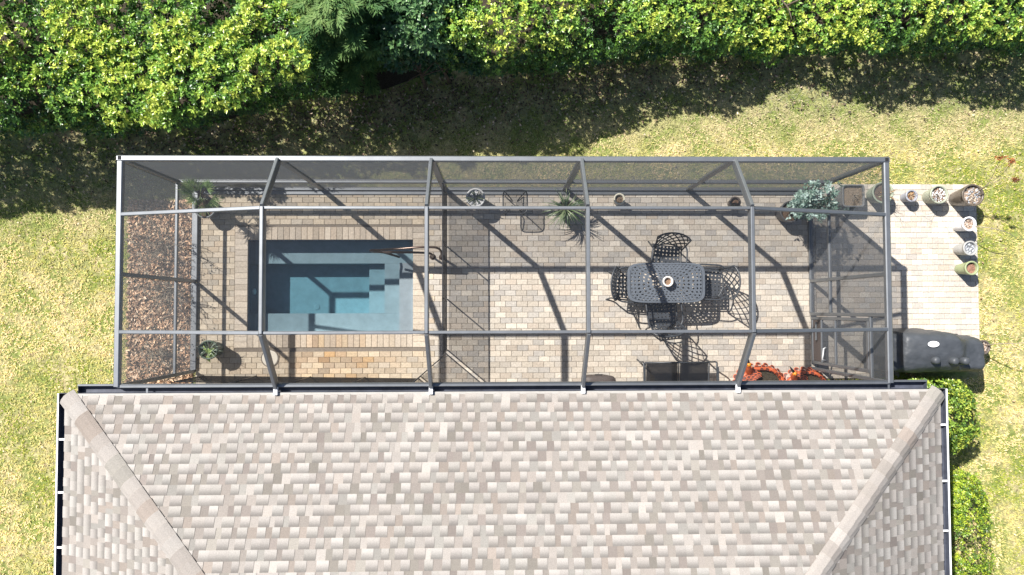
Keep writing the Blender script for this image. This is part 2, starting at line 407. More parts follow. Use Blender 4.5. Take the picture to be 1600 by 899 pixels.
# outer shell as a wall with thickness, plaster lining
rect(pool, PX0, PY0, PX1, PY1, ZD)
for a, c in (((PX0, PY0), (PX1, PY0)), ((PX1, PY0), (PX1, PY1)), ((PX1, PY1), (PX0, PY1)), ((PX0, PY1), (PX0, PY0))):
    wallq(pool, a, c, ZD, -.03)
pool_o = pool.build('swimming_pool', M['plaster'])
tag(pool_o, 'small rectangular plunge pool with underwater benches and steps, set in the screened deck', 'pool')
e = .002
MB().box((PX0+e, bN, ZD+e), (PX1-e, PY1-e, ZB)).build('bench', M['plaster'], pool_o)
MB().box((PX0+e, PY0+e, ZD+e), (PX1-e, bS, ZB)).build('bench', M['plaster'], pool_o)
MB().box((xB, bS+e, ZD+e), (PX1-e, bN-e, ZB+.001)).build('bench', M['plaster'], pool_o)
MB().box((xT, PY0+.06, ZB+.003), (PX1-2*e, yT, ZT)).build('step', M['plaster'], pool_o)
MB().box((xS, bS+e, ZD+e), (xB-e, bN-e, ZS)).build('step', M['plaster'], pool_o)
tl = MB()
for a, c in (((PX0, PY0), (PX1, PY0+.004)), ((PX0, PY1-.004), (PX1, PY1)), ((PX0, PY0+.005), (PX0+.004, PY1-.005)), ((PX1-.004, PY0+.005), (PX1, PY1-.005))):
    tl.box((a[0], a[1], -.17), (c[0], c[1], -.032))
tl.build('waterline_tile', M['tile'], pool_o)
MB().box((PX0+.006, PY0+.006, ZD+.01), (PX1-.006, PY1-.006, -.10)).build('pool_water', M['water'], pool_o)
lt = MB().lathe([(0, 0), (.055, 0), (.055, .02), (.0, .03)], 20)
for v in lt.v: pass
lt.v = [(PX0+.004+v[2], .36+v[0], -.33+v[1]) for v in lt.v]
lt.build('pool_light', M['white'], pool_o)
# drain on the floor
p = P(495, 480, ZD)
MB().lathe([(.0, 0), (.06, 0), (.06, .006), (.04, .01), (0, .01)], 24, (p.x, p.y, ZD+.002)).build('floor_drain', M['plaster'], pool_o)

# coping stones, each a piece
PAL = [(.47, .415, .35), (.45, .405, .35), (.41, .38, .34), (.50, .45, .385), (.44, .38, .315), (.48, .425, .355), (.43, .395, .35), (.385, .355, .32), (.52, .47, .40), (.46, .41, .345)]
def brick_mesh(name, lx, ly, th=.045, ch=.005):
    b = MB(); a, c = lx/2, ly/2
    vs = []
    for (i, z) in ((0, -th), (0, -ch), (ch, 0)):
        vs += [(-a+i, -c+i, z), (a-i, -c+i, z), (a-i, c-i, z), (-a+i, c-i, z)]
    fs = [(8, 9, 10, 11)] + [(k+j, k+(j+1) % 4, k+4+(j+1) % 4, k+4+j) for k in (0, 4) for j in range(4)]
    b.add(vs, fs); me = bpy.data.meshes.new(name); me.from_pydata(b.v, [], b.f); me.materials.append(M['paver']); return me, b
cop_me, _ = brick_mesh('coping_stone', .104, .235)
CW = .24
def tint(x, y, base, r):
    """rust-brown staining of the bricks south of the pool"""
    q = math.exp(-(((x+2.95)/.95)**2 + ((y+.85)/.55)**2)); q2 = math.exp(-(((x+3.2)/1.3)**2 + ((y-1.45)/.35)**2))
    k = min(1, q*r.uniform(.3, 1.1) + q2*r.uniform(0, .25)); t = r.choice([(.40, .245, .11), (.42, .30, .17), (.24, .17, .11), (.30, .20, .12)])
    return tuple(base[i]*(1-k) + t[i]*k for i in range(3))
rr = random.Random(4)
def cope(x, y, rz):
    o = link('coping_stone', cop_me, pool_o, loc=(x, y, rr.uniform(.002, .006))); o.rotation_euler = (rr.uniform(-.006, .006), rr.uniform(-.006, .006), rz + rr.uniform(-.008, .008))
    b = rr.choice(PAL); k = rr.uniform(.85, 1.12); b = tuple(b[i]*.45 + (.50, .44, .375)[i]*.55 for i in range(3)); c = tint(x, y, b, rr); o.color = (c[0]*k*1.03, c[1]*k, c[2]*k*.95, 1)
nx = int(round((PX1-PX0)/.1085)); sx = (PX1-PX0)/nx
for i in range(nx):
    cope(PX0 + (i+.5)*sx, PY1+CW/2, 0); cope(PX0 + (i+.5)*sx, PY0-CW/2, 0)
ny = int(round((PY1-PY0+2*CW)/.1085)); sy = (PY1-PY0+2*CW)/ny
for i in range(ny):
    cope(PX0-CW/2, PY0-CW + (i+.5)*sy, R(90)); cope(PX1+CW/2, PY0-CW + (i+.5)*sy, R(90))

# ---------------------------------------------------------------- paved areas
CX0, CX1, CY0, CY1 = PX0-CW, PX1+CW, PY0-CW, PY1+CW
full_me, _ = brick_mesh('paver', .198, .0985)
BW, BH = .2035, .1022
def lay(x0, y0, x1, y1, hole, seed, light=1.0, soldier=None):
    """running bond; returns list of (cx, cy, lx, ly, colour)"""
    r = random.Random(seed); out = []; row = 0; y = y1
    while y - .03 > y0:
        yb = max(y - BH, y0); off = (row % 2)*BW/2 + r.uniform(-.012, .012); x = x0 - off
        while x < x1:
            a, b = max(x, x0), min(x+BW, x1); segs = [(a, b)]
            if hole and yb < hole[3]-.001 and y > hole[1]+.001:
                segs = []
                if a < hole[0]: segs.append((a, min(b, hole[0])))
                if b > hole[2]: segs.append((max(a, hole[2]), b))
            for (s, t) in segs:
                if t - s > .03:
                    yy0, yy1 = yb, y
                    if hole and s < hole[2]-.001 and t > hole[0]+.001 and False: pass
                    cx, cy = (s+t)/2, (yy0+yy1)/2; b0 = r.choice(PAL); k = r.uniform(.86, 1.12)*light
                    c = tint(cx, cy, b0, r); out.append((cx, cy, t-s-.0055, yy1-yy0-.0037, (c[0]*k, c[1]*k, c[2]*k, 1)))
            x += BW
        y -= BH; row += 1
    return out
def pave(name, x0, y0, x1, y1, hole, seed, prefer, light=1.0):
    if hole:
        base = sheet_with_hole(name, x0, y0, x1, y1, PX0, PY0, PX1, PY1, -.012, M['joint'])
    else:
        b = MB(); rect(b, x0, y0, x1, y1, -.012); base = b.build(name, M['joint'], kind='structure')
    ps = lay(x0, y0, x1, y1, hole, seed, light)
    fulls = [q for q in ps if abs(q[2]-.198) < .002 and abs(q[3]-.0985) < .002 and prefer(q[0], q[1])]
    if hole:      # the bricks round the pool are a little warmer
        ps = [(q[0], q[1], q[2], q[3], (q[4][0]*1.05, q[4][1], q[4][2]*.91, 1)) if q[0] < -1.2 else q for q in ps]
        fulls = [q for q in ps if abs(q[2]-.198) < .002 and abs(q[3]-.0985) < .002 and prefer(q[0], q[1])]
    r = random.Random(seed); r.shuffle(fulls); chosen = fulls[:298]; cs = set(id(q) for q in chosen)
    for q in chosen:
        o = link('paver', full_me, base, loc=(q[0], q[1], r.uniform(-.0015, .0015))); o.rotation_euler = (r.uniform(-.006, .006), r.uniform(-.006, .006), r.uniform(-.006, .006)); o.color = q[4]
    f = MB(); ch = .005
    for q in ps:
        if id(q) in cs: continue
        cx, cy, lx, ly, c = q; a, d = lx/2, ly/2; dz = r.uniform(-.0015, .0015); vs = []
        t1, t2 = r.uniform(-.0012, .0012), r.uniform(-.0008, .0008)
        for (i, z) in ((0, -.045), (0, -ch), (ch, 0)):
            for sx_, sy_ in ((-1, -1), (1, -1), (1, 1), (-1, 1)):
                vs.append((cx+sx_*(a-i), cy+sy_*(d-i), z+dz+sx_*t1+sy_*t2))
        f.add(vs, [(8, 9, 10, 11)] + [(k+j, k+(j+1) % 4, k+4+(j+1) % 4, k+4+j) for k in (0, 4) for j in range(4)], c)
    f.build('paver_field', M['paver_s'], base, kind='stuff', attr=True)
    return base
PADX0, PADY0, PADX1, PADY1 = XS[5]+.11, -.60, 9.10, 2.36
deck = pave('pool_deck', XS[0]+.02, WY, PADX0, YF-.05, (CX0, CY0, CX1, CY1), 3, lambda x, y: x > -1.2 and y > -1.0)
pad = pave('paver_patio', PADX0+.002, PADY0, PADX1, PADY1, None, 8, lambda x, y: x > 7.0, 1.04)
walk = pave('paver_walk', PADX0+.002, -1.30, 7.55, PADY0-.003, None, 9, lambda x, y: True, 1.0)

# skimmer lid
p = P(422, 560, 0)
lid = MB().lathe([(0, 0), (.145, 0), (.145, .008), (.135, .012), (0, .012)], 36, (p.x, p.y, .003)).build('skimmer_lid', M['lid'], smooth=False)
tag(lid, 'round cream skimmer lid flush in the deck below the pool', 'lid')
fr = MB().lathe([(.150, 0), (.165, 0), (.165, .007), (.150, .007)], 36, (p.x, p.y, .003), close=False).build('lid_ring', M['joint'], lid)
p = P(1210, 378, .02)

# ---------------------------------------------------------------- mulch bed west of the cage
b = MB(); rect(b, -6.78, -1.4, XS[0]-.05, 1.98, -.035); bed = b.build('mulch_bed', M['bed'], kind='structure')
rs = np.random.default_rng(21); n = 7500
x = rs.uniform(-6.8, XS[0]-.05, n); y = rs.uniform(-1.45, 2.05, n); k = rs.random(n) < np.clip(.35 + vnoise(x, y, 1.6, 4)*1.1, 0, 1)
chips('wood_chips', x[k], y[k], -.035, rs, .045, .10, .5, [(.74, .49, .31), (.80, .58, .38), (.58, .37, .23), (.40, .235, .14), (.78, .60, .44), (.22, .13, .08), (.12, .08, .05)], .7, lift=.015)

# ---------------------------------------------------------------- screen enclosure
cage = thing('screen_enclosure', 'grey aluminium framed screen enclosure with mansard roof over the pool deck, against the house', 'pool enclosure', (0, 0, 0))
XL, XR = XS[0], XS[5]
def cbar(name, p, q, w, h, up=(0, 0, 1)): return MB().bar(p, q, w, h, up).build(name, M['frame'], cage)
# eave ring
cbar('eave_beam', (XL-.045, YF, h1), (XR+.045, YF, h1), .085, .09)
cbar('eave_beam', (XL, YF-.045, h1+.002), (XL, YG, h1+.002), .085, .09)
cbar('eave_beam', (XR, YF-.045, h1+.002), (XR, YG, h1+.002), .085, .09)
for sx_ in (XL, XR):   # flat black squares: shade of hollow tube ends painted at the two front corners
    MB().lathe([(.0, 0), (.036, 0), (.036, .004), (0, .004)], 4, (sx_, YF+.002, h1+.0455), rot=R(45)).build('painted_tube_end', M['framedark'], cage)
cbar('receiver_channel', (XL, YG+.004, hg+.012), (XR, YG+.004, hg+.012), .05, .05)
# bents: post, sloping rafter, flat rafter, back rafter
for x in XS[1:5]:
    cbar('post', (x, YF, .02), (x, YF, h1-.047), .055, .10, (1, 0, 0))
    a, b_, c, d = (x, YF-.04, h1+.02), (x, Y1, h2), (x, Y2, h2), (x, YG, hg+.03)
    cbar('rafter', a, b_, .05, .14); cbar('rafter', (x, Y1+.012, h2-.02), (x, Y2-.012, h2-.02), .053, .144); cbar('rafter', c, d, .05, .14)
    MB().box((x-.028, YG-.13, hg+.012), (x+.028, YG-.012, hg+.07)).build('bracket', M['white'], cage)
for x in (XL, XR):
    cbar('corner_post', (x, YF, .02), (x, YF, h1-.047), .075, .075)
    cbar('corner_post', (x, YG, .02), (x, YG, h1-.045), .06, .06)
cbar('post', (XL, YL, .02), (XL, YL, h1-.045), .055, .06); cbar('post', (XR, YR, .02), (XR, YR, h1-.045), .055, .06); cbar('post', (XR, YD, .02), (XR, YD, h1-.045), .055, .06)
# purlins
for yy in (Y1, Y2):
    for i in range(1, 4): cbar('purlin', (XS[i]+.03, yy, h2-.01), (XS[i+1]-.03, yy, h2-.01), .042, .08)
    cbar('purlin', (XL+.04, yy, h1+.02), (XS[1]-.03, yy, h2-.01), .055, .055); cbar('purlin', (XS[4]+.03, yy, h2-.01), (XR-.04, yy, h1+.02), .055, .055)
# chair rails and base plates
RH = .76
for i in range(5):
    cbar('chair_rail', (XS[i]+.04, YF, RH), (XS[i+1]-.04, YF, RH), .07, .085)
    cbar('base_plate', (XS[i]+.04, YF, .035), (XS[i+1]-.04, YF, .035), .07, .06)
b = MB().box((XL, YF-.10, .0), (XR, YF-.037, .028)); b.build('kerb', M['frame'], cage)
for y0, y1_ in ((YF-.04, YL+.03), (YL-.03, YG+.03)):
    cbar('chair_rail', (XL, y0, RH), (XL, y1_, RH), .05, .055); cbar('base_plate', (XL, y0, .035), (XL, y1_, .035), .11, .06)
for y0, y1_ in ((YF-.04, YR+.03), (YR-.03, YD+.03)):
    cbar('chair_rail', (XR, y0, RH), (XR, y1_, RH), .05, .055); cbar('base_plate', (XR, y0, .035), (XR, y1_, .035), .07, .06)
# screens
def panel(pts, m=None):
    b = MB(); n_ = len(pts); b.add(pts, [tuple(range(n_))]); return b.build('screen_panel', m or (M['wallscreen'] if max(p[2] for p in pts) < h1 else M['screen']), cage)
for i in range(5):
    for z0, z1 in ((.06, RH-.03), (RH+.03, h1-.04)):
        panel([(XS[i]+.02, YF, z0), (XS[i+1]-.02, YF, z0), (XS[i+1]-.02, YF, z1), (XS[i]+.02, YF, z1)])
for y0, y1_ in ((YF-.03, YL+.02), (YL-.02, YG+.02)):
    for z0, z1 in ((.06, RH-.03), (RH+.03, h1-.04)): panel([(XL, y0, z0), (XL, y1_, z0), (XL, y1_, z1), (XL, y0, z1)])
for y0, y1_ in ((YF-.03, YR+.02), (YR-.02, YD+.02)):
    for z0, z1 in ((.06, RH-.03), (RH+.03, h1-.04)): panel([(XR, y0, z0), (XR, y1_, z0), (XR, y1_, z1), (XR, y0, z1)])
for i in range(1, 4):
    a, c = XS[i]+.02, XS[i+1]-.02
    panel([(a, YF-.04, h1+.03), (c, YF-.04, h1+.03), (c, Y1+.02, h2+.02), (a, Y1+.02, h2+.02)])
    panel([(a, Y1-.02, h2+.02), (c, Y1-.02, h2+.02), (c, Y2+.02, h2+.02), (a, Y2+.02, h2+.02)])
    panel([(a, Y2-.02, h2+.02), (c, Y2-.02, h2+.02), (c, YG+.02, hg+.05), (a, YG+.02, hg+.05)])
for xe, xi in ((XL, XS[1]), (XR, XS[4])):
    s = 1 if xi > xe else -1; a = xe + s*.04; c = xi - s*.02
    panel([(a, Y1-.02, h1+.03), (a, Y2+.02, h1+.03), (c, Y2+.02, h2+.02), (c, Y1-.02, h2+.02)])
    for ya, yb, zb in ((YF-.04, Y1+.02, h1+.03), (YG+.02, Y2-.02, hg+.05)):
        bb = MB(); bb.add([(a, ya, h1+.03), (c, ya, zb), (c, yb, h2+.02), (a, yb, h1+.03)], [(0, 1, 2), (0, 2, 3)]); bb.build('screen_panel', M['screen'], cage)
# screen door in the last bay of the east wall
HD = 2.0
cbar('door_header', (XR, YD-.03, HD+.05), (XR, YG+.03, HD+.05), .05, .055)
panel([(XR, YD-.02, HD+.08), (XR, YG+.02, HD+.08), (XR, YG+.02, h1-.04), (XR, YD-.02, h1-.04)])
ya, yb = YD-.045, YG+.09
door = MB().bar((XR, ya-.03, .03), (XR, ya-.03, HD), .045, .055).bar((XR, yb+.03, .03), (XR, yb+.03, HD), .045, .055)
door.bar((XR, ya-.06, HD-.03), (XR, yb+.06, HD-.03), .042, .07).bar((XR, ya-.06, .06), (XR, yb+.06, .06), .042, .07).bar((XR, ya-.06, .92), (XR, yb+.06, .92), .038, .05).bar((XR, ya-.06, .42), (XR, yb+.06, .42), .038, .04)
door_o = door.build('screen_door', M['frame'], cage)
MB().box((XR-.006, yb+.06, .09), (XR+.006, ya-.06, .40)).build('kick_plate', M['brownplastic'], door_o)
for z0, z1 in ((.44, .90), (.94, HD-.06)):
    b = MB(); b.add([(XR, ya-.05, z0), (XR, yb+.05, z0), (XR, yb+.05, z1), (XR, ya-.05, z1)], [(0, 1, 2, 3)]); b.build('screen_panel', M['wallscreen'], door_o)
MB().tube([(XR-.03, yb+.33, .62), (XR-.09, yb+.31, .66), (XR-.10, yb+.2, .66), (XR-.10, yb+.12, .62), (XR-.03, yb+.10, .6)], .012, 8).build('handle', M['white'], door_o, smooth=True)
# dark sill and door closer tube
cbar('door_closer', (XR-.05, ya-.1, .30), (XR-.05, yb+.45, .30), .03, .03)

# ---------------------------------------------------------------- pool safety fence
FH = 1.12; fz = .0
fence = thing('pool_safety_fence', 'removable black mesh pool safety fence running down beside the pool and along the house side', 'fence', (0, 0, 0))
fx = P(699, 400, 0).x
runs = []
y_px = [304, 386, 468, 547]
runs.append([P(699, v, 0) for v in y_px])
c0 = P(697, 553, 0); runs.append([c0, P(657, 588, 0)])
runs.append([P(653, 591, 0), P(570, 590, 0), P(485, 589, 0), P(400, 588, 0), P(318, 587, 0)])
for run in runs:
    for i, q in enumerate(run):
        MB().tube([(q.x, q.y, .0), (q.x, q.y, FH)], .0125, 8).build('pole', M['black'], fence, smooth=True)
        if i:
            a = run[i-1]; b = MB(); b.add([(a.x, a.y, .03), (q.x, q.y, .03), (q.x, q.y, FH-.01), (a.x, a.y, FH-.01)], [(0, 1, 2, 3)]); b.build('mesh_panel', M['fence_mesh'], fence)
            t_ = MB().bar((a.x, a.y, FH-.012), (q.x, q.y, FH-.012), .018, .03); t_.build('top_tape', M['black'], fence)

# ---------------------------------------------------------------- pool handrail
rail = thing('pool_handrail', 'bronze tube handrail looping from the pool steps onto the deck', 'handrail', tuple(P(676, 401, 0)))
o_ = rail.location
def rel(p): return Vector(p) - Vector(o_)
zt = .72
pts = [P(626, 428, -.2), P(622, 417, .1), P(580, 393.5, .5), P(579, 391.5, .55), P(600, 390, .62), P(630, 388, .68), P(655, 386, zt), P(676, 386, zt), P(684, 387.5, zt-.02), P(689, 391, zt-.08), P(690, 396, zt-.25), P(688, 400, .25), P(688, 402, 0)]
pts = [P(624, 402, -.18), P(600, 395, .2), P(582, 393.2, .42), P(580, 391.5, .48), P(600, 390.5, .56), P(630, 388.5, .66), P(655, 386.6, .71), P(674, 386.4, .72), P(683, 387.6, .70), P(688, 391, .62), P(689.5, 395.5, .45), P(690, 400, .2), P(690.5, 402, 0)]
def spline(pts, k=5):
    out = []; n_ = len(pts); pts = [Vector(p) for p in pts]
    for i in range(n_-1):
        p0 = pts[max(i-1, 0)]; p1 = pts[i]; p2 = pts[i+1]; p3 = pts[min(i+2, n_-1)]
        for j in range(k):
            t = j/k; out.append(.5*((2*p1) + (p2-p0)*t + (2*p0-5*p1+4*p2-p3)*t*t + (3*p1-p0-3*p2+p3)*t**3))
    out.append(pts[-1]); return out
MB().tube([rel(p) for p in spline(pts)], .021, 10).build('rail', M['bronze'], rail, smooth=True)
MB().tube([rel(p) for p in spline([P(598, 394.5, .3), P(625, 394.5, .42), P(655, 395, .42), P(670, 396, .38), P(675, 398, .28), P(676, 401, .12), P(676, 401.5, 0)])], .021, 10).build('rail', M['bronze'], rail, smooth=True)
for q in (P(676, 401.5, 0), P(690.5, 402, 0)):
    MB().lathe([(.02, 0), (.055, 0), (.055, .012), (.03, .03), (.02, .03)], 20, tuple(rel(q))).build('flange', M['bronze'], rail)

# ---------------------------------------------------------------- house
house = thing('house', 'low house with hipped roof of mottled beige grey shingles, below the pool deck', 'house', (0, RY, 0))
def hl(b):  # shift a builder into the house frame
    b.v = [(v[0], v[1]-RY, v[2]) for v in b.v]; return b
DEP = 6.45; YB = RY-2*DEP
w = MB(); x0, x1, y0, y1_ = RX0+.5, RX1-.5, YB+.5, WY
for a, c in (((x0, y1_), (x1, y1_)), ((x1, y1_), (x1, y0)), ((x1, y0), (x0, y0)), ((x0, y0), (x0, y1_))):
    d = Vector((c[0]-a[0], c[1]-a[1], 0)).normalized(); n_ = Vector((d.y, -d.x, 0))*.1
    w.bar((a[0]+n_.x, a[1]+n_.y, 1.2), (c[0]+n_.x, c[1]+n_.y, 1.2), .2, 2.46, bev=.001)
hl(w).build('wall', M['stucco'], house)
hl(MB().box((RX0+.02, YB+.02, 2.38), (RX1-.02, RY-.02, 2.41))).build('soffit', M['white'], house)
g = hl(MB().box((-.6, WY+.012, .05), (1.9, WY+.04, 2.1))).build('sliding_door', M['glass'], house)
hl(MB().box((-.68, WY+.005, .0), (-.6, WY+.06, 2.18)).box((1.9, WY+.005, 0), (1.98, WY+.06, 2.18)).box((-.6, WY+.005, 2.1), (1.9, WY+.06, 2.18)).box((.62, WY+.041, .05), (.69, WY+.06, 2.1))).build('frame', M['white'], g)
rb = MB(); d = .015
rd = DEP
A, B, C_, D_ = (RX0, RY, RZ-d), (RX1, RY, RZ-d), (RX1, YB, RZ-d), (RX0, YB, RZ-d)
apexw = min(rd, (RX1-RX0)/2)
E1, E2 = (RX0+rd, RY-rd, RZ-d+SL*rd), (RX1-rd, RY-rd, RZ-d+SL*rd)
rb.add([A, B, C_, D_, E1, E2], [(0, 4, 5, 1)[::-1], (1, 2, 5)[::1], (2, 3, 4, 5), (3, 0, 4)])
rb.box((RX0+.02, RY-.03, 2.412), (RX1-.02, RY-.005, RZ-.02)).box((RX0+.005, YB, 2.412), (RX0+.03, RY-.031, RZ-.02)).box((RX1-.03, YB, 2.412), (RX1-.005, RY-.031, RZ-.02))
roof = hl(rb).build('roof', M['roofbase'], house)
# laminated shingles
TH = math.atan(SL); cth, sth = math.cos(TH), math.sin(TH); EXP = .1425
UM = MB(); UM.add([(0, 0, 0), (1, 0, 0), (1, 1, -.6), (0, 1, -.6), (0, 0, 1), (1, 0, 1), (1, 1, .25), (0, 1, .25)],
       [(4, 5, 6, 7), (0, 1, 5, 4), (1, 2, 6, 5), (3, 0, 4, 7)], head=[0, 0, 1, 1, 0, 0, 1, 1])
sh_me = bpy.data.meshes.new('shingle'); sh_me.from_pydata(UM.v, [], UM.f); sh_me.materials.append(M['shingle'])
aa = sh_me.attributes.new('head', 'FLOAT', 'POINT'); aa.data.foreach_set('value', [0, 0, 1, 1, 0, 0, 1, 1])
SPAL = [(.25, .228, .208), (.23, .207, .19), (.275, .250, .230), (.245, .230, .208), (.21, .186, .172), (.262, .252, .235), (.20, .185, .166), (.295, .272, .252), (.245, .215, .192), (.32, .298, .278)]
cells = []
def shingle_face(o, a, up, n_, width, tmax, seed):
    """o eave corner, a along the eave, up the slope, n_ normal; hips at 45 degrees in plan at both ends"""
    r = random.Random(seed); row = 0; t = -.02
    while t < tmax:
        t1 = t + EXP + .012; s = -r.random()*.2; raised = r.random() < .5
        lo = lambda q: max(0, q)*cth; hi = lambda q: width - max(0, q)*cth
        while s < width:
            wd = r.uniform(.095, .175) if raised else r.uniform(.07, .14); e_ = s + wd
            sa0, sb0 = max(s, lo(t)), min(e_, hi(t)); sa1, sb1 = max(s, lo(t1)), min(e_, hi(t1))
            if sb0 > sa0 + .004 and sb1 > sa1 - .0:
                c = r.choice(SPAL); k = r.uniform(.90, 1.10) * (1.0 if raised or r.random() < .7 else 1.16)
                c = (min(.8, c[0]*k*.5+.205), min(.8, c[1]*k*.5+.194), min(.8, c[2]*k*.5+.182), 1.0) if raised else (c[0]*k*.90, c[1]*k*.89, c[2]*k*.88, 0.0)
                hh = .0145 if raised else .008
                full = abs(sa0-s) < 1e-6 and abs(sa1-s) < 1e-6 and abs(sb0-e_) < 1e-6 and abs(sb1-e_) < 1e-6
                cells.append((o, a, up, n_, sa0, sb0, sa1, sb1, t, t1, hh, c, full))
            s = e_ + .0005; raised = not raised if r.random() < .9 else raised
        t += EXP; row += 1
nN = Vector((0, sth, cth)); nWst = Vector((-sth, 0, cth)); nE = Vector((sth, 0, cth))
shingle_face(Vector((RX0, RY, RZ)), Vector((1, 0, 0)), Vector((0, -cth, sth)), nN, RX1-RX0, 7.05, 1)
shingle_face(Vector((RX0, YB, RZ)), Vector((0, 1, 0)), Vector((cth, 0, sth)), nWst, 2*DEP, 7.05, 2)
shingle_face(Vector((RX1, RY, RZ)), Vector((0, -1, 0)), Vector((-cth, 0, sth)), nE, 2*DEP, 7.05, 3)
shingle_face(Vector((RX1, YB, RZ)), Vector((-1, 0, 0)), Vector((0, cth, sth)), Vector((0, -sth, cth)), RX1-RX0, 7.05, 4)
def ctr(c): return c[0] + c[1]*((c[4]+c[5])/2) + c[2]*((c[8]+c[9])/2)
def pix(p):
    q = RW.T @ (np.array(p) - np.array([0, 0, H])); return 800 + F*q[0]/-q[2], 449.5 - F*q[1]/-q[2]
vis = []
for i, c in enumerate(cells):
    q = ctr(c)
    if q.y < -4.6: continue
    u, v = pix(q)
    if c[12] and 0 < u < 1600 and v < 893 and c[1].x > .5: vis.append((v + (c[5]-c[4])*60, i))
vis.sort(reverse=True); single = set(i for _, i in vis[:298])
sf = MB(); hoff = Vector((0, RY, 0))
for i, c in enumerate(cells):
    o, a, up, n_, sa0, sb0, sa1, sb1, t, t1, hh, colr, full = c
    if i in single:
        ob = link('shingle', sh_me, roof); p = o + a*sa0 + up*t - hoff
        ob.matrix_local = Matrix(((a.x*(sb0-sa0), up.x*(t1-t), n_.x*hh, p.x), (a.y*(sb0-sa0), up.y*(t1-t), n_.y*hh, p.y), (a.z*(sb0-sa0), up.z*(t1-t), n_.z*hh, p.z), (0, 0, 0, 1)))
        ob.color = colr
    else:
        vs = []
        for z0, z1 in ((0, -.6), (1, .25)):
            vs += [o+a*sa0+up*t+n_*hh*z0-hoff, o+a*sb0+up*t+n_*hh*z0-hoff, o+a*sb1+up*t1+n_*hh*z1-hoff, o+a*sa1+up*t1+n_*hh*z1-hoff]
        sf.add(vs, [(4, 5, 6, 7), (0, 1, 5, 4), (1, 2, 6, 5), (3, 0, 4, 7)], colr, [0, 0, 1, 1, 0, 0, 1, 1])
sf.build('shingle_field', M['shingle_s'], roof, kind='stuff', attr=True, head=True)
# hip caps
rcap = random.Random(6)
def hip_caps(o, hdir, dn1, dn2, n1, n2, L_):
    up = (n1+n2).normalized(); ln = .21; t = -.02; W_ = .138
    while t < L_:
        cs = []
        for tt, lift in ((t, .030), (t+ln+.05, .010)):
            base = o + hdir*tt
            k = rcap.uniform(.98, 1.02)
            prof = [base + dn1*W_*k + n1*(lift*.55), base + dn1*W_*.5 + n1*(lift+.004), base + dn1*.045 + up*(lift+.004), base + up*(lift+.004), base + dn2*.045 + up*(lift+.004), base + dn2*W_*.5 + n2*(lift+.004), base + dn2*W_*k + n2*(lift*.55)]
            cs.append(prof + [base + dn1*W_*k - n1*.002, base + dn2*W_*k - n2*.002, base - up*.0])
        b = MB(); vs = [q - hoff for q in cs[0] + cs[1]]; n_ = 10
        fs = [(i, i+1, i+1+n_, i+n_) for i in range(6)] + [(0, n_, n_+7, 7), (6, 8, n_+8, n_+6), (0, 7, 9, 8, 6, 5, 4, 3, 2, 1)]
        c = rcap.choice([SPAL[0], SPAL[2], SPAL[3], SPAL[7], SPAL[9], SPAL[7], (.25, .215, .19)]); k = rcap.uniform(.92, 1.04); b.add(vs, fs, None, [0]*20)
        ob = b.build('hip_cap', M['shingle'], roof, smooth=False, head=True); ob.color = (c[0]*k, c[1]*k, c[2]*k, 0)
        t += ln
hw = Vector((1, -1, SL)).normalized(); he = Vector((-1, -1, SL)).normalized()
nS = Vector((0, -sth, cth))
for o, hdir, n1, n2 in ((Vector((RX0, RY, RZ+.012)), hw, nWst, nN), (Vector((RX1, RY, RZ+.012)), he, nE, nN), (Vector((RX0, YB, RZ+.012)), Vector((1, 1, SL)).normalized(), nWst, nS), (Vector((RX1, YB, RZ+.012)), Vector((-1, 1, SL)).normalized(), nE, nS)):
    d1 = hdir.cross(n1).normalized(); d2 = hdir.cross(n2).normalized()
    if d1.z > 0: d1 = -d1
    if d2.z > 0: d2 = -d2
    hip_caps(o, hdir, d1, d2, n1, n2, 9.35)
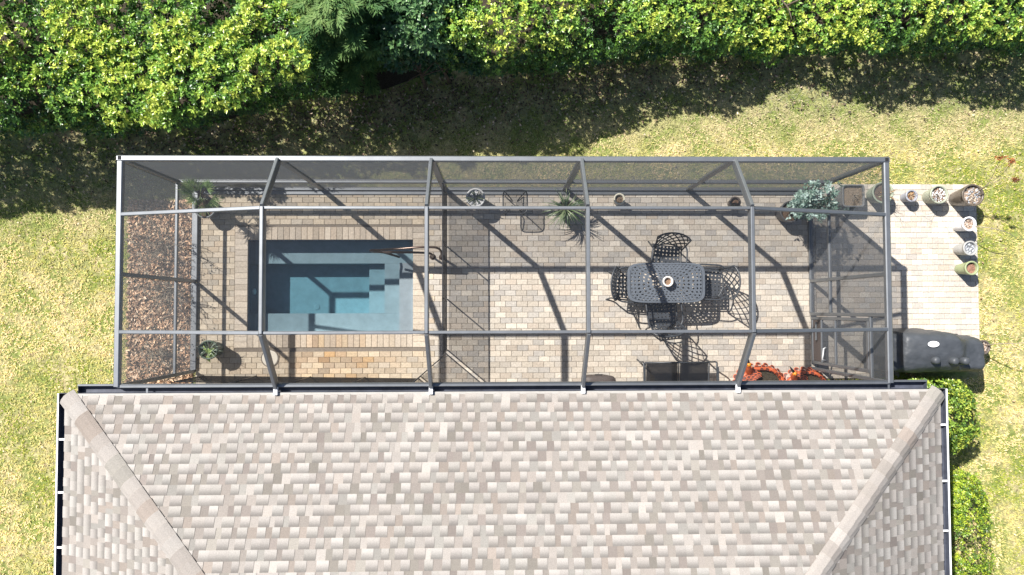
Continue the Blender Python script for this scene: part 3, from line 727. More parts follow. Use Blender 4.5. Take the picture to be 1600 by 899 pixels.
# drip edge and gutters
hl(MB().box((RX0+.05, RY+.001, RZ-.03), (RX1-.05, RY+.045, RZ+.004))).build('drip_edge', M['drip'], house)
def gutter(p, q, out, straps, lipm, name='gutter'):
    """U channel from p to q; out = unit vector away from the house"""
    p = Vector(p); q = Vector(q); out = Vector(out); b = MB(); th = .004; wd = .115; dp = .10
    def slab(o0, o1, z0, z1):
        a = [p+out*o0, q+out*o0, q+out*o1, p+out*o1]
        vs = [v+Vector((0, 0, z0)) for v in a] + [v+Vector((0, 0, z1)) for v in a]
        b.add(vs, [(0, 3, 2, 1), (4, 5, 6, 7), (0, 1, 5, 4), (1, 2, 6, 5), (2, 3, 7, 6), (3, 0, 4, 7)])
    slab(0, th, -dp, 0); slab(th, wd, -dp, -dp+th); slab(wd, wd+.008, -dp, -.001)
    dr = (q-p).normalized()
    for e_, s_ in ((p, 1), (q, -1)):
        f0 = [e_+out*th, e_+out*wd, e_+out*wd+dr*th*s_, e_+out*th+dr*th*s_]
        vs = [v+Vector((0, 0, -dp+th)) for v in f0] + [v+Vector((0, 0, -.004)) for v in f0]
        b.add(vs, [(0, 3, 2, 1), (4, 5, 6, 7), (0, 1, 5, 4), (1, 2, 6, 5), (2, 3, 7, 6), (3, 0, 4, 7)])
    g = hl(b).build(name, M['gutter'], house)
    b = MB(); slab_b = b
    def slab2(o0, o1, z0, z1):
        a = [p+out*o0, q+out*o0, q+out*o1, p+out*o1]
        vs = [v+Vector((0, 0, z0)) for v in a] + [v+Vector((0, 0, z1)) for v in a]
        slab_b.add(vs, [(0, 3, 2, 1), (4, 5, 6, 7), (0, 1, 5, 4), (1, 2, 6, 5), (2, 3, 7, 6), (3, 0, 4, 7)])
    slab2(wd+.0085, wd+.014, -dp, -.0015); slab2(wd-.006, wd+.018, -.0008, .005)
    hl(b).build('gutter_lip', lipm, g)
    for s_ in straps:
        c = p + (q-p).normalized()*s_; b = MB().bar(c+out*.005+Vector((0, 0, -.006)), c+out*(wd-.013)+Vector((0, 0, -.006)), .03, .006, bev=.001)
        hl(b).build('strap', lipm, g)
    return g
gx0, gx1 = P(121, 608, 2.55).x, P(1449, 606, 2.55).x
gutter((gx0, RY+.047, 2.545), (gx1, RY+.047, 2.545), (0, 1, 0), [1.0, 12.0-.0], M['frame'])
def sy_of(v): return RY - P(0, v, 2.55).y
gutter((RX0-.004, RY+.05, 2.545), (RX0-.004, YB, 2.545), (-1, 0, 0), [P(100, v, 2.55).y*-1 + RY + .05 for v in (687, 770, 856, 940)], M['white'])
gutter((RX1+.004, RY+.05, 2.545), (RX1+.004, YB, 2.545), (1, 0, 0), [P(1470, v, 2.55).y*-1 + RY + .05 for v in (664, 752, 830, 905)], M['white'])

# ---------------------------------------------------------------- cast aluminium dining set
def rrect(t, a, b, n_=5.0):
    c, s = math.cos(t), math.sin(t); return (math.copysign(abs(c)**(2/n_), c)*a, math.copysign(abs(s)**(2/n_), s)*b)
def holed(b, q, hole=.5):
    """quad q (4 points) with a diamond hole in its middle"""
    q = [Vector(p) for p in q]; c = sum(q, Vector())/4; md = [(q[i]+q[(i+1) % 4])/2 for i in range(4)]
    inn = [c + (m_-c)*hole for m_ in md]
    vs = q + inn; b.add(vs, [(0, 1, 4), (1, 2, 5), (2, 3, 6), (3, 0, 7), (1, 5, 4), (2, 6, 5), (3, 7, 6), (0, 4, 7)])
tc1, tc2 = P(980, 411, .73), P(1102, 473, .73)
tcx, tcy = (tc1.x+tc2.x)/2, (tc1.y+tc2.y)/2; ta, tb = (tc2.x-tc1.x)/2, (tc1.y-tc2.y)/2
table = thing('dining_table', 'rectangular grey cast aluminium dining table with perforated top and rounded corners', 'dining table', (tcx, tcy, 0))
tp = MB()
radii = [.16, .28, .40, .52, .64, .76, .85, .93]
cnt = [12, 20, 27, 34, 40, 46, 52]
def rp(t, r_, z=.73): x_, y_ = rrect(t, ta*r_, tb*r_, 2.2 + r_*3.6); return (x_, y_, z)
for i in range(7):
    n_ = cnt[i]; off = (i % 2)*math.pi/n_
    # even spacing by arc length round the rounded rectangle
    fine = [rp(2*math.pi*k/720, (radii[i]+radii[i+1])/2) for k in range(721)]
    cum = [0]
    for k in range(720): cum.append(cum[-1] + math.dist(fine[k], fine[k+1]))
    ang = [2*math.pi*np.interp(cum[-1]*k/n_, cum, range(721))/720 for k in range(n_+1)]
    for k in range(n_):
        holed(tp, [rp(ang[k], radii[i]), rp(ang[k], radii[i+1]), rp(ang[k+1], radii[i+1]), rp(ang[k+1], radii[i])], .64)
n_ = 64
for i in range(n_):
    a0, a1 = 2*math.pi*i/n_, 2*math.pi*(i+1)/n_
    tp.add([rp(a0, .92), rp(a0, 1), rp(a1, 1), rp(a1, .92)], [(0, 1, 2, 3)])
    tp.add([(0, 0, .73), rp(a0, .16), rp(a1, .16)], [(0, 1, 2)])
to = tp.build('tabletop', M['pewter'], table); sm = to.modifiers.new('thick', 'SOLIDIFY'); sm.thickness = .012; sm.offset = -1
ap = MB()
for i in range(n_):
    a0, a1 = 2*math.pi*i/n_, 2*math.pi*(i+1)/n_
    p0, p1 = rp(a0, .985, .728), rp(a1, .985, .728); p2, p3 = rp(a1, .95, .68), rp(a0, .95, .68)
    ap.add([p0, p1, p2, p3], [(3, 2, 1, 0)])
ao = ap.build('apron', M['cast'], table); sm = ao.modifiers.new('thick', 'SOLIDIFY'); sm.thickness = .006
for sx_ in (-1, 1):
    for sy_ in (-1, 1):
        MB().tube(spline([(sx_*ta*.78, sy_*tb*.74, .69), (sx_*ta*.74, sy_*tb*.70, .45), (sx_*ta*.70, sy_*tb*.62, .2), (sx_*ta*.80, sy_*tb*.78, .0)], 4), .026, 8, .018).build('leg', M['cast'], table, smooth=True)

def make_chair(label, loc, rz):
    t = thing('patio_chair', label, 'patio chair', loc, rz, 'cast aluminium chairs round the dining table')
    # seat: perforated, back edge at +y
    b = MB(); n_ = 7; hw_ = .215
    for i in range(n_):
        for j in range(n_):
            def S(a, c):
                x_ = (a/n_-.5)*2; y_ = (c/n_-.5)*2; wd = hw_*(1.0 - .08*y_)
                return (x_*wd, y_*.205 - .01*x_*x_*(1 if y_ < 0 else -1), .43 - .012*(1-x_*x_)*(1-y_*y_))
            holed(b, [S(i, j), S(i+1, j), S(i+1, j+1), S(i, j+1)], .55)
    s_ = b.build('seat', M['cast'], t); md = s_.modifiers.new('thick', 'SOLIDIFY'); md.thickness = .012; md.offset = -1
    fr_ = [(-.225, .205, .425), (-.24, -.17, .425), (-.19, -.215, .425), (.19, -.215, .425), (.24, -.17, .425), (.225, .205, .425)]
    MB().tube(spline(fr_, 4), .012, 6).build('seat_frame', M['cast'], t, smooth=True)
    # backrest surface: u across, v up; barrel curved and raked back
    def Bk(u, v):
        wv = .215 + .045*v; arch = .07*(1-u*u)*v
        return Vector((wv*math.sin(u*1.05)/math.sin(1.05), .225 + .13*v - .10*(1-math.cos(u*1.05))*1.6 + .06*(1-abs(u))*0, .50 + .37*v + arch))
    la = MB(); k = 4
    for i in range(-k, k+1):
        for sgn in (1, -1):
            pts_ = []
            for q in range(9):
                v = q/8; u = i/k*1.6 + sgn*(v-.5)*1.2
                if -1 <= u <= 1: pts_.append(Bk(u, v))
            if len(pts_) > 1: la.tube(pts_, .0098, 4, cap=False, flat=.8)
    la.build('back_lattice', M['cast'], t)
    rim = [Bk(-1, v/6) for v in range(7)] + [Bk(-1 + 2*q/12, 1) for q in range(1, 12)] + [Bk(1, 1-v/6) for v in range(7)]
    fb = MB().tube(rim, .013, 6); fb.tube([Bk(-1 + 2*q/12, 0) for q in range(13)], .011, 6)
    fb.tube([Bk(-1, 0), (-.225, .21, .42)], .013, 6).tube([Bk(1, 0), (.225, .21, .42)], .013, 6)
    fb.build('back_frame', M['cast'], t, smooth=True)
    for s in (-1, 1):
        MB().tube(spline([Bk(s, .42), (s*.27, .12, .655), (s*.275, -.05, .65), (s*.275, -.19, .64), (s*.262, -.235, .60), (s*.24, -.225, .5), (s*.235, -.20, .425)], 4), .013, 6).build('arm', M['cast'], t, smooth=True)
        MB().tube(spline([(s*.23, -.19, .42), (s*.235, -.20, .25), (s*.22, -.19, .12), (s*.245, -.235, 0)], 3), .015, 6, .012).build('leg', M['cast'], t, smooth=True)
        MB().tube(spline([(s*.22, .20, .42), (s*.215, .22, .25), (s*.21, .23, .12), (s*.235, .29, 0)], 3), .015, 6, .012).build('leg', M['cast'], t, smooth=True)
    t.scale = (1.13, 1.13, 1.02)
    return t
def at(u, v, z=0.0, zz=0.0):
    p = P(u, v, z); return (p.x, p.y, zz)
make_chair('black lattice-back chair at the far long side of the table, toward the hedge', at(1041, 404, .43), R(-6))
make_chair('black lattice-back chair at the left end of the dining table', at(982, 446, .43), R(87))
make_chair('black lattice-back chair at the right end of the dining table, its back bathed in sun', at(1106, 442, .43), R(-93))
make_chair('black lattice-back chair on the house side of the table, sitting in the table shadow', at(1034, 490, .43), R(186))

# ---------------------------------------------------------------- pots and plants
def pot(label, cat_, rim, zr, r, col, soilcol=(.10, .065, .045), taper=.72, group=None, name='flower_pot', square=0, lip=.018, glaze=.5, pebbles=None, seed=1, cx=None):
    p = P(rim[0], rim[1], zr); t = thing(name, label, cat_, (p.x, p.y, 0), 0, group)
    prof = [(r*taper*.3, 0), (r*taper, 0), (r*taper*1.04, .01), (r*(.5+.5*taper)*1.03, zr*.45), (r*.98, zr*.8), (r*1.0, zr-.03), (r+lip*.5, zr-.028), (r+lip*.5, zr-.004), (r+lip*.3, zr), (r-lip, zr), (r-lip-.004, zr-.01), (r-lip-.006, zr-.09)]
    m_ = pot_mat('pot_glaze', col, glaze)
    MB().lathe(prof, 36, close=False, square=square).build('pot', m_, t, smooth=True)
    s_ = MB(); rr_ = r-lip-.004; rs_ = random.Random(seed)
    vs = [(0, 0, zr-.04)]; nseg = 20
    for ring in (.5, 1.0):
        for k in range(nseg):
            an = 2*math.pi*k/nseg; x_, y_ = math.cos(an), math.sin(an)
            if square: x_, y_ = rrect(an, 1, 1, square)
            vs.append((x_*rr_*ring, y_*rr_*ring, zr-.045 + rs_.uniform(-.006, .006) - .01*ring))
    fs = [(0, 1+k, 1+(k+1) % nseg) for k in range(nseg)] + [(1+k, 1+nseg+k, 1+nseg+(k+1) % nseg, 1+(k+1) % nseg) for k in range(nseg)]
    s_.add(vs, fs); s_.build('soil', mat('potting_soil', soilcol, .95, amt=.5, scale=50, bump=.7), t)
    if pebbles:
        b = MB()
        for q in range(pebbles[0]):
            an = rs_.uniform(0, 6.283); rad = rr_*.93*math.sqrt(rs_.random()); pr_ = rs_.uniform(*pebbles[1])
            c = rs_.choice(pebbles[2]); k = rs_.uniform(.8, 1.1); cc = (c[0]*k, c[1]*k, c[2]*k, 1)
            cx_, cy_, cz_ = rad*math.cos(an), rad*math.sin(an), zr-.045+rs_.uniform(0, .015)
            ph = rs_.uniform(0, 6.28); e1, e2 = rs_.uniform(.7, 1.3), rs_.uniform(.5, .9)
            vs = [(cx_, cy_, cz_+pr_*e2*.6), (cx_, cy_, cz_-pr_*.6)]
            for k in range(6):
                a_ = k*math.pi/3; u_, v_ = math.cos(a_)*pr_*e1, math.sin(a_)*pr_
                vs.append((cx_+u_*math.cos(ph)-v_*math.sin(ph), cy_+u_*math.sin(ph)+v_*math.cos(ph), cz_))
            b.add(vs, [(0, 2+k, 2+(k+1) % 6) for k in range(6)] + [(1, 2+(k+1) % 6, 2+k) for k in range(6)], cc)
        b.build('pebbles', M['stone'], t, attr=True, kind='stuff')
    return t

def blades(t, name, n_, length, width, base, spread, seed, cols, arch=1.0, up=(30, 80), z0=0, seg=7):
    """strap leaves arching out of a centre; every leaf a strip with a keel"""
    rs_ = random.Random(seed); b = MB()
    for i in range(n_):
        az = rs_.uniform(0, 6.283); e0 = R(rs_.uniform(*up)); L_ = length*rs_.uniform(.6, 1.1); w_ = width*rs_.uniform(.8, 1.2)
        pos = Vector((base[0]+math.cos(az)*spread*rs_.random(), base[1]+math.sin(az)*spread*rs_.random(), base[2])); el = e0
        side = Vector((-math.sin(az), math.cos(az), 0)); vs = []; st = L_/seg
        for k in range(seg+1):
            f_ = k/seg; ww = w_*(.5+.9*f_ if f_ < .4 else (1-f_)/.6*.86+.04)
            nrm_ = Vector((-math.cos(az)*math.sin(el), -math.sin(az)*math.sin(el), math.cos(el)))
            vs += [pos - side*ww/2 + nrm_*ww*.15, pos, pos + side*ww/2 + nrm_*ww*.15]
            pos = pos + Vector((math.cos(az)*math.cos(el), math.sin(az)*math.cos(el), math.sin(el)))*st
            el -= arch*rs_.uniform(.8, 1.2)*1.9/seg
        fs = []
        for k in range(seg): fs += [(k*3, k*3+1, k*3+4, k*3+3), (k*3+1, k*3+2, k*3+5, k*3+4)]
        c = rs_.choice(cols); k = rs_.uniform(.8, 1.2); b.add(vs, fs, (c[0]*k, c[1]*k, c[2]*k, 1))
    return b.build(name, M['leaf'], t, attr=True)

def twigs(t, name, n_, length, seed, z0, r=.004, m=None, lean=(0, 0), spread=.8, kids=3, origin=(0, 0)):
    rs_ = random.Random(seed); b = MB()
    def grow(p, d, L_, rad, lev):
        pts_ = [p]; q = p; dd = d
        for k in range(4):
            dd = (dd + Vector((rs_.gauss(0, .22), rs_.gauss(0, .22), rs_.gauss(0, .14)))).normalized(); q = q + dd*L_/4; pts_.append(q)
        b.tube(pts_, rad, 5, rad*.5)
        if lev > 0:
            for k in range(kids):
                s_ = rs_.choice(pts_[1:]); grow(s_, (dd + Vector((rs_.gauss(0, .6), rs_.gauss(0, .6), rs_.gauss(0, .4)))).normalized(), L_*rs_.uniform(.35, .6), rad*.6, lev-1)
    for i in range(n_):
        an = rs_.uniform(0, 6.28); d = Vector((math.cos(an)*spread*rs_.random()+lean[0], math.sin(an)*spread*rs_.random()+lean[1], 1)).normalized()
        grow(Vector((origin[0]+rs_.uniform(-.02, .02), origin[1]+rs_.uniform(-.02, .02), z0)), d, length*rs_.uniform(.7, 1.1), r, 1)
    return b.build(name, m or M['twig'], t, smooth=True)

WHT = [(.62, .62, .62), (.4, .38, .37), (.7, .7, .72), (.2, .15, .12), (.3, .2, .15)]; MIX = [(.40, .28, .20), (.48, .43, .39), (.33, .26, .21), (.17, .13, .10), (.42, .34, .26)]
GRY = [(.25, .27, .29), (.36, .38, .41), (.15, .16, .17), (.5, .52, .54)]
# outside, on the east paving (clockwise from the cage corner)
g1 = 'pots standing round the edge of the outer paving'
t = pot('large pale green pot of dry plants half behind the cage corner post', 'flower pot', (1380, 301), .34, .19, (.27, .32, .24), group=g1, seed=2); twigs(t, 'dry_stems', 7, .34, 4, .28, spread=.9); blades(t, 'leaves', 12, .2, .02, (.03, -.03, .3), .08, 3, [(.30, .30, .12), (.35, .22, .10)], up=(20, 60))
t = pot('smallest pot, grey with brown dry stalks, between the two green pots', 'flower pot', (1425, 306), .26, .105, (.27, .28, .32), (.24, .15, .10), group=g1, seed=3); twigs(t, 'dry_stems', 5, .16, 9, .2, spread=1.2); blades(t, 'dry_leaves', 16, .11, .02, (0, 0, .22), .05, 13, [(.4, .24, .12), (.3, .16, .08), (.5, .36, .2)], up=(5, 50))
t = pot('sage green pot topped with bright white pebbles', 'flower pot', (1468, 304), .34, .162, (.30, .32, .25), (.14, .08, .05), group=g1, pebbles=(110, (.010, .02), WHT), seed=4)
for i_, an in enumerate((2.6, 3.0, 3.4, 3.8)):
    pass
twigs(t, 'bare_stems', 5, .55, 31, .3, r=.0028, lean=(-1.3, -.3), spread=.6, kids=2)
tb_ = pot('largest pot, dark bronze with gravel, at the far corner of the paving', 'flower pot', (1521, 305), .50, .195, (.115, .095, .075), (.2, .15, .11), taper=.66, group=g1, pebbles=(140, (.010, .022), MIX + GRY[:2]), glaze=.3, seed=5)
t = pot('white pot with gravel and a pale arching stem, next nearest to the bronze pot', 'flower pot', (1515, 350), .36, .125, (.72, .72, .74), (.26, .18, .14), group=g1, pebbles=(70, (.009, .018), MIX), seed=6)
o = t.location
q = [P(1521, 354, .32), P(1535, 355, .50), P(1555, 358, .6), P(1575, 364, .55), P(1590, 374, .4)]
MB().tube([Vector(p)-Vector(o) for p in spline(q, 5)], .009, 6, .004).build('stem', M['twig'], t, smooth=True)
t = pot('stone grey pot filled with grey slate chips, between the white and the green pot', 'flower pot', (1517, 388), .36, .128, (.33, .33, .32), (.2, .2, .21), group=g1, pebbles=(80, (.012, .022), GRY), seed=7)
t = pot('olive green pot of bare brown soil, nearest to the covered grill', 'flower pot', (1519, 419), .36, .122, (.27, .31, .17), (.24, .13, .09), group=g1, seed=8); 
t = pot('dark pot half hidden behind the right end of the grill, with a long pale stem', 'flower pot', (1537, 543), .34, .125, (.10, .08, .07), (.26, .18, .13), group=g1, pebbles=(60, (.010, .018), MIX), seed=9)
o = t.location
q = [P(1540, 540, .30), P(1552, 538, .5), P(1575, 537, .75), P(1600, 536, .95), P(1625, 534, 1.1)]
sb = MB().tube([Vector(p)-Vector(o) for p in spline(q, 5)], .010, 6, .005); 
for a_, c_ in (((1553, 538, .5), (1556, 520, .7)), ((1575, 537, .75), (1580, 520, .85)), ((1580, 537, .8), (1596, 550, .8))):
    sb.tube([Vector(P(*a_))-Vector(o), Vector(P(*c_))-Vector(o)], .004, 5, .002)
sb.build('stem', M['twig'], t, smooth=True)
# bronze pot's flowering stems
o = tb_.location; st = MB(); fl = []
for tip, mids in (((1563, 247, 1.35), [(1545, 285, .8)]), ((1582, 253, 1.3), [(1545, 287, .8), (1566, 272, 1.05)]), ((1584, 281, 1.1), [(1548, 288, .8), (1570, 278, 1.0)])):
    pts_ = [P(1521, 304, .45)] + [P(*m_) for m_ in mids] + [P(*tip)]
    st.tube([Vector(p)-Vector(o) for p in spline(pts_, 5)], .007, 5, .003); fl.append(Vector(P(*tip))-Vector(o))
st.build('stem', M['twig'], tb_, smooth=True)
rs = np.random.default_rng(3)
for i_, c in enumerate(fl):
    n_ = 16; pp = np.array(c)[None] + rs.normal(0, [.035, .02, .015], (n_, 3)); nn = unit(np.array([[0, 0, 1.]]) + rs.normal(0, .4, (n_, 3)))
    cc = np.array([[.42, .11, .03]])*rs.uniform(.35, 1.2, (n_, 1)); cc[::4] = (.12, .05, .03)
    V, Fc, Cc = rosettes(pp, nn, 5, .038, .015, cc, rs, (5, 50)); np_mesh('flower', V, Fc, Cc, M['leaf'], tb_)

# square planter with bare soil
pq = pot('square grey stone planter with bare soil and dead twigs, outside the screen corner', 'planter', (1334, 306), .33, .20, (.13, .135, .14), (.17, .13, .09), taper=.9, square=9, name='square_planter', seed=12, lip=.014)
twigs(pq, 'dead_twigs', 8, .2, 5, .27, spread=1.6)

# inside the cage
t = pot('dark round pot holding a green fan palm in the front left corner of the cage', 'potted palm', (320, 324), .34, .19, (.11, .12, .13), name='potted_palm', seed=20)
o = Vector(t.location)
pb = MB(); fb = MB(); rp_ = random.Random(8); crown = Vector(P(313, 303, .8)) - o
MB().tube(spline([(0, 0, .28), (crown.x*.5, crown.y*.4, .5), (crown.x, crown.y, .72)], 4), .03, 8, .02).build('trunk', M['bark'], t, smooth=True)
for i in range(15):
    az = i*2.4 + rp_.uniform(-.2, .2); el = R(rp_.uniform(8, 75)); d = Vector((math.cos(az)*math.cos(el), math.sin(az)*math.cos(el), math.sin(el)))
    L_ = rp_.uniform(.12, .24); p0 = crown - Vector((0, 0, .05)); p1 = p0 + d*L_
    pb.tube([p0, (p0+p1)/2 + Vector((0, 0, .01)), p1], .005, 5, .003)
    s_ = d.cross(Vector((0, 0, 1))).normalized(); nn = s_.cross(d).normalized()
    for k in range(13):
        a_ = R(-78 + 13*k); dd = (d*math.cos(a_) + s_*math.sin(a_) - Vector((0, 0, .25)) * rp_.random()).normalized(); ll = .25*rp_.uniform(.8, 1.1)*(1-.25*abs(a_)/1.4)
        w_ = dd.cross(nn).normalized()*.008
        c = rp_.choice([(.16, .27, .09), (.22, .34, .12), (.34, .42, .20)])
        fb.add([p1, p1+dd*ll*.5+w_+nn*.002, p1+dd*ll - Vector((0, 0, .012)), p1+dd*ll*.5-w_], [(0, 1, 2), (0, 2, 3)], (*c, 1))
pb.build('petioles', M['bark'], t); fb.build('fronds', M['leaf'], t, attr=True)

t = pot('dark pot with spiky and broad green leaves, at the lower left of the deck', 'potted plant', (325, 547), .40, .165, (.07, .10, .07), (.05, .04, .03), name='potted_plant', seed=21)
blades(t, 'leaves', 7, .17, .07, (-.03, -.07, .36), .05, 4, [(.24, .36, .08), (.30, .40, .12)], up=(10, 40), arch=.6)
blades(t, 'spiky_leaves', 26, .24, .014, (0, .02, .36), .09, 6, [(.05, .11, .04), (.10, .17, .08), (.30, .36, .28)], up=(20, 75), arch=.5)
t = pot('white patterned bowl planter of pebbles and dark strappy leaves beside the glass table', 'potted plant', (743, 309), .42, .165, (.5, .5, .5), (.62, .63, .65), name='potted_plant', seed=22, pebbles=(120, (.012, .024), WHT[:3]))
blades(t, 'leaves', 16, .20, .026, (0, 0, .38), .03, 7, [(.03, .05, .035), (.05, .08, .05)], up=(5, 40), arch=.35)
blades(t, 'long_leaves', 6, .36, .012, (0, 0, .4), .03, 17, [(.28, .30, .20), (.22, .28, .14)], up=(35, 65), arch=.9)
t = pot('spider plant with long arching green leaves, beside the second rafter from the right', 'potted plant', (884, 326), .40, .16, (.16, .15, .14), name='potted_plant', seed=23)
blades(t, 'leaves', 84, .52, .02, (0, 0, .38), .06, 8, [(.07, .13, .05), (.11, .18, .07), (.045, .08, .04), (.30, .36, .20), (.2, .27, .13)], up=(35, 85), arch=1.15)
t = pot('small cream-rimmed pot of brown soil standing alone on the deck near the front screen', 'flower pot', (968, 311), .26, .098, (.62, .58, .46), (.17, .12, .08), seed=24); twigs(t, 'dry_stems', 2, .08, 5, .2, r=.003)
t = pot('small dark brown pot near the front screen, beside the right hand rafter', 'flower pot', (1149, 316), .24, .098, (.09, .07, .06), (.15, .09, .06), seed=25); twigs(t, 'dry_stems', 3, .10, 6, .18, r=.003); 
# silver-blue shrub in a tub
t = pot('bushy silver blue shrub in a dark tub inside the right front corner of the cage', 'shrub', (1236, 331), .36, .19, (.08, .08, .085), name='potted_shrub', seed=26)
rs = np.random.default_rng(77); o = np.array(t.location); cc0 = np.array(P(1280, 312, 1.15)) - o
br = MB(); tips = []; nr = []
for i in range(42):
    d = unit(rs.normal(0, 1, 3)*np.array([1.0, .75, .5])); d[2] = abs(d[2])*.9 - .1
    e_ = cc0 + d*np.array([.44, .33, .30])*rs.uniform(.55, 1.05); 
    if i < 6: e_ = np.array(P(*[(1243, 318), (1252, 322), (1300, 280), (1276, 283), (1318, 330), (1268, 340)][i], 1.2)) - o
    mid = cc0*.45 + rs.normal(0, .06, 3)
    pts_ = spline([(0, 0, .3), tuple(mid), tuple(e_)], 5); br.tube(pts_, .009, 5, .003)
    for q in range(14):
        s_ = np.array(pts_[rs.integers(5, len(pts_))]); tips.append(s_ + rs.normal(0, .035, 3)); nr.append(unit(d + np.array([0, 0, .7]) + rs.normal(0, .35, 3)))
br.build('branches', M['bark'], t, smooth=True)
tips = np.array(tips); nr = np.array(nr); pal = np.array([(.25, .37, .31), (.38, .52, .45), (.17, .27, .21), (.52, .66, .60)])[rs.integers(0, 4, len(tips))]
V, Fc, Cc = rosettes(tips, nr, 6, .07, .034, pal, rs, (10, 60)); np_mesh('foliage', V, Fc, Cc, M['leaf'], t)

# pot on the dining table
p = P(1044, 440, .73+.13); tpot = pot('small white rimmed pot of brown soil in the middle of the dining table', 'flower pot', (1044, 440), .13, .085, (.70, .66, .62), (.25, .16, .10), name='flower_pot', seed=30)
tpot.location = (p.x, p.y, .731)

# bare shrub and small weeds in the mulch bed
for nm, lab, u, v, L_, n_, sd in (('bare_shrub', 'leafless twiggy shrub in the mulch outside the left screen, upper one', 258, 385, .8, 16, 3), ('bare_shrub', 'leafless twiggy shrub in the mulch outside the left screen, middle one', 262, 455, .6, 14, 4), ('bare_shrub', 'low leafless shrub in the mulch outside the left screen, nearest the house', 258, 548, .45, 11, 5)):
    q = P(u, v, 0); t = thing(nm, lab, 'shrub', (q.x, q.y, -.03), 0, 'bare shrubs in the mulch bed')
    twigs(t, 'stems', n_, L_, sd, 0, r=.008, spread=1.1, kids=5)
    rs = np.random.default_rng(sd); nn_ = 120; pp = rs.normal(0, [.26, .24, .12], (nn_, 3)) + np.array([0, 0, L_*.55])
    V, Fc, Cc = rosettes(pp, unit(rs.normal(0, 1, (nn_, 3))), 3, .05, .024, np.array([(.20, .17, .12), (.12, .12, .08), (.32, .27, .2)])[rs.integers(0, 3, nn_)], rs); np_mesh('dry_leaves', V, Fc, Cc, M['litter'], t)

# ---------------------------------------------------------------- glass side table
p1, p2 = P(786, 297, .48), P(824, 334, .48); gx, gy = (p1.x+p2.x)/2, (p1.y+p2.y)/2; ga = (p2.x-p1.x)/2; gb = (p1.y-p2.y)/2
t = thing('side_table', 'small square side table with see-through top and crossed black legs, by the front screen', 'side table', (gx, gy, 0))
MBt = MB(); pts_ = [(*rrect(2*math.pi*k/40, ga, gb, 5), .48) for k in range(41)]
MBt.tube(pts_, .012, 6).build('rim', M['cast'], t, smooth=True)
b = MB(); b.add([(*rrect(2*math.pi*k/40, ga*.97, gb*.97, 5), .48) for k in range(40)], [tuple(range(40))]); b.build('table_top', M['fence_mesh'], t)
for k, (a_, c_) in enumerate(((1, 1), (1, -1), (-1, 1), (-1, -1))):
    MB().tube(spline([(a_*ga*.8, c_*gb*.8, .47), (a_*ga*.25, c_*gb*.25, .33), (a_*ga*.3, c_*gb*.3, .15), (a_*ga*.8, c_*gb*.8, 0)], 4), .010, 6).build('leg', M['cast'], t, smooth=True)

# ---------------------------------------------------------------- sling loveseat
p1, p2 = P(1002, 567, .42), P(1114, 567, .42); cx_ = (p1.x+p2.x)/2; hw_ = (p2.x-p1.x)/2
t = thing('loveseat', 'two-seat dark sling patio loveseat with tube arms, backing onto the house under the gutter', 'loveseat', (cx_, p1.y, 0))
iw = hw_-.07
fr_ = MB().tube(spline([(-iw, 0, .42), (-iw, -.45, .40), (-iw, -.55, .62), (-iw, -.63, .92)], 4), .015, 6).tube(spline([(iw, 0, .42), (iw, -.45, .40), (iw, -.55, .62), (iw, -.63, .92)], 4), .015, 6)
fr_.tube([(-iw, 0, .42), (iw, 0, .42)], .016, 6).tube([(-iw, -.63, .92), (iw, -.63, .92)], .015, 6).tube(spline([(.03, 0, .42), (.03, -.45, .40), (.03, -.55, .62), (.03, -.63, .92)], 4), .013, 6)
fr_.build('frame', M['cast'], t, smooth=True)
for a_, c_ in ((-iw+.02, .01), (.05, iw-.02)):
    prof = spline([(0, -.015, .425), (0, -.22, .405), (0, -.44, .40), (0, -.53, .60), (0, -.62, .90)], 5); b = MB(); n_ = len(prof)
    vs = [(a_, q.y, q.z) for q in prof] + [(c_, q.y, q.z) for q in prof]; b.add(vs, [(i, i+1, n_+i+1, n_+i) for i in range(n_-1)])
    b.build('sling', M['sling'], t, smooth=True)
for s in (-1, 1):
    MB().tube(spline([(s*hw_, -.56, .66), (s*hw_, -.3, .66), (s*hw_, -.03, .64), (s*hw_, .02, .58), (s*(hw_-.01), .0, .3), (s*(hw_-.01), .03, .0)], 5), .015, 6).build('arm', M['cast'], t, smooth=True)
    MB().tube(spline([(s*iw, -.5, .45), (s*(hw_-.01), -.56, .66), (s*(hw_-.01), -.6, .3), (s*(hw_-.01), -.62, 0)], 4), .015, 6).build('leg', M['cast'], t, smooth=True)
    MB().bar((s*hw_, -.45, .685), (s*hw_, -.06, .68), .045, .02).build('armrest', M['cast'], t)

# ---------------------------------------------------------------- brown ottoman
p1 = P(938, 604, .42)
t = thing('storage_ottoman', 'dark brown rounded ottoman tucked under the gutter left of the loveseat', 'ottoman', (p1.x, p1.y, 0))
MB().lathe([(.20, 0), (.22, .01), (.225, .34), (.20, .35)], 40, sx=1.15, sy=.8, square=5).build('base', M['brownplastic'], t, smooth=False)
MB().lathe([(.20, .352), (.24, .36), (.245, .39), (.235, .415), (.15, .43), (.05, .434)], 40, sx=1.15, sy=.8, square=5).build('lid', M['brownplastic'], t, smooth=True)
MB().bar((-.08, .197, .3), (.06, .197, .3), .02, .03).build('handle', M['black'], t)

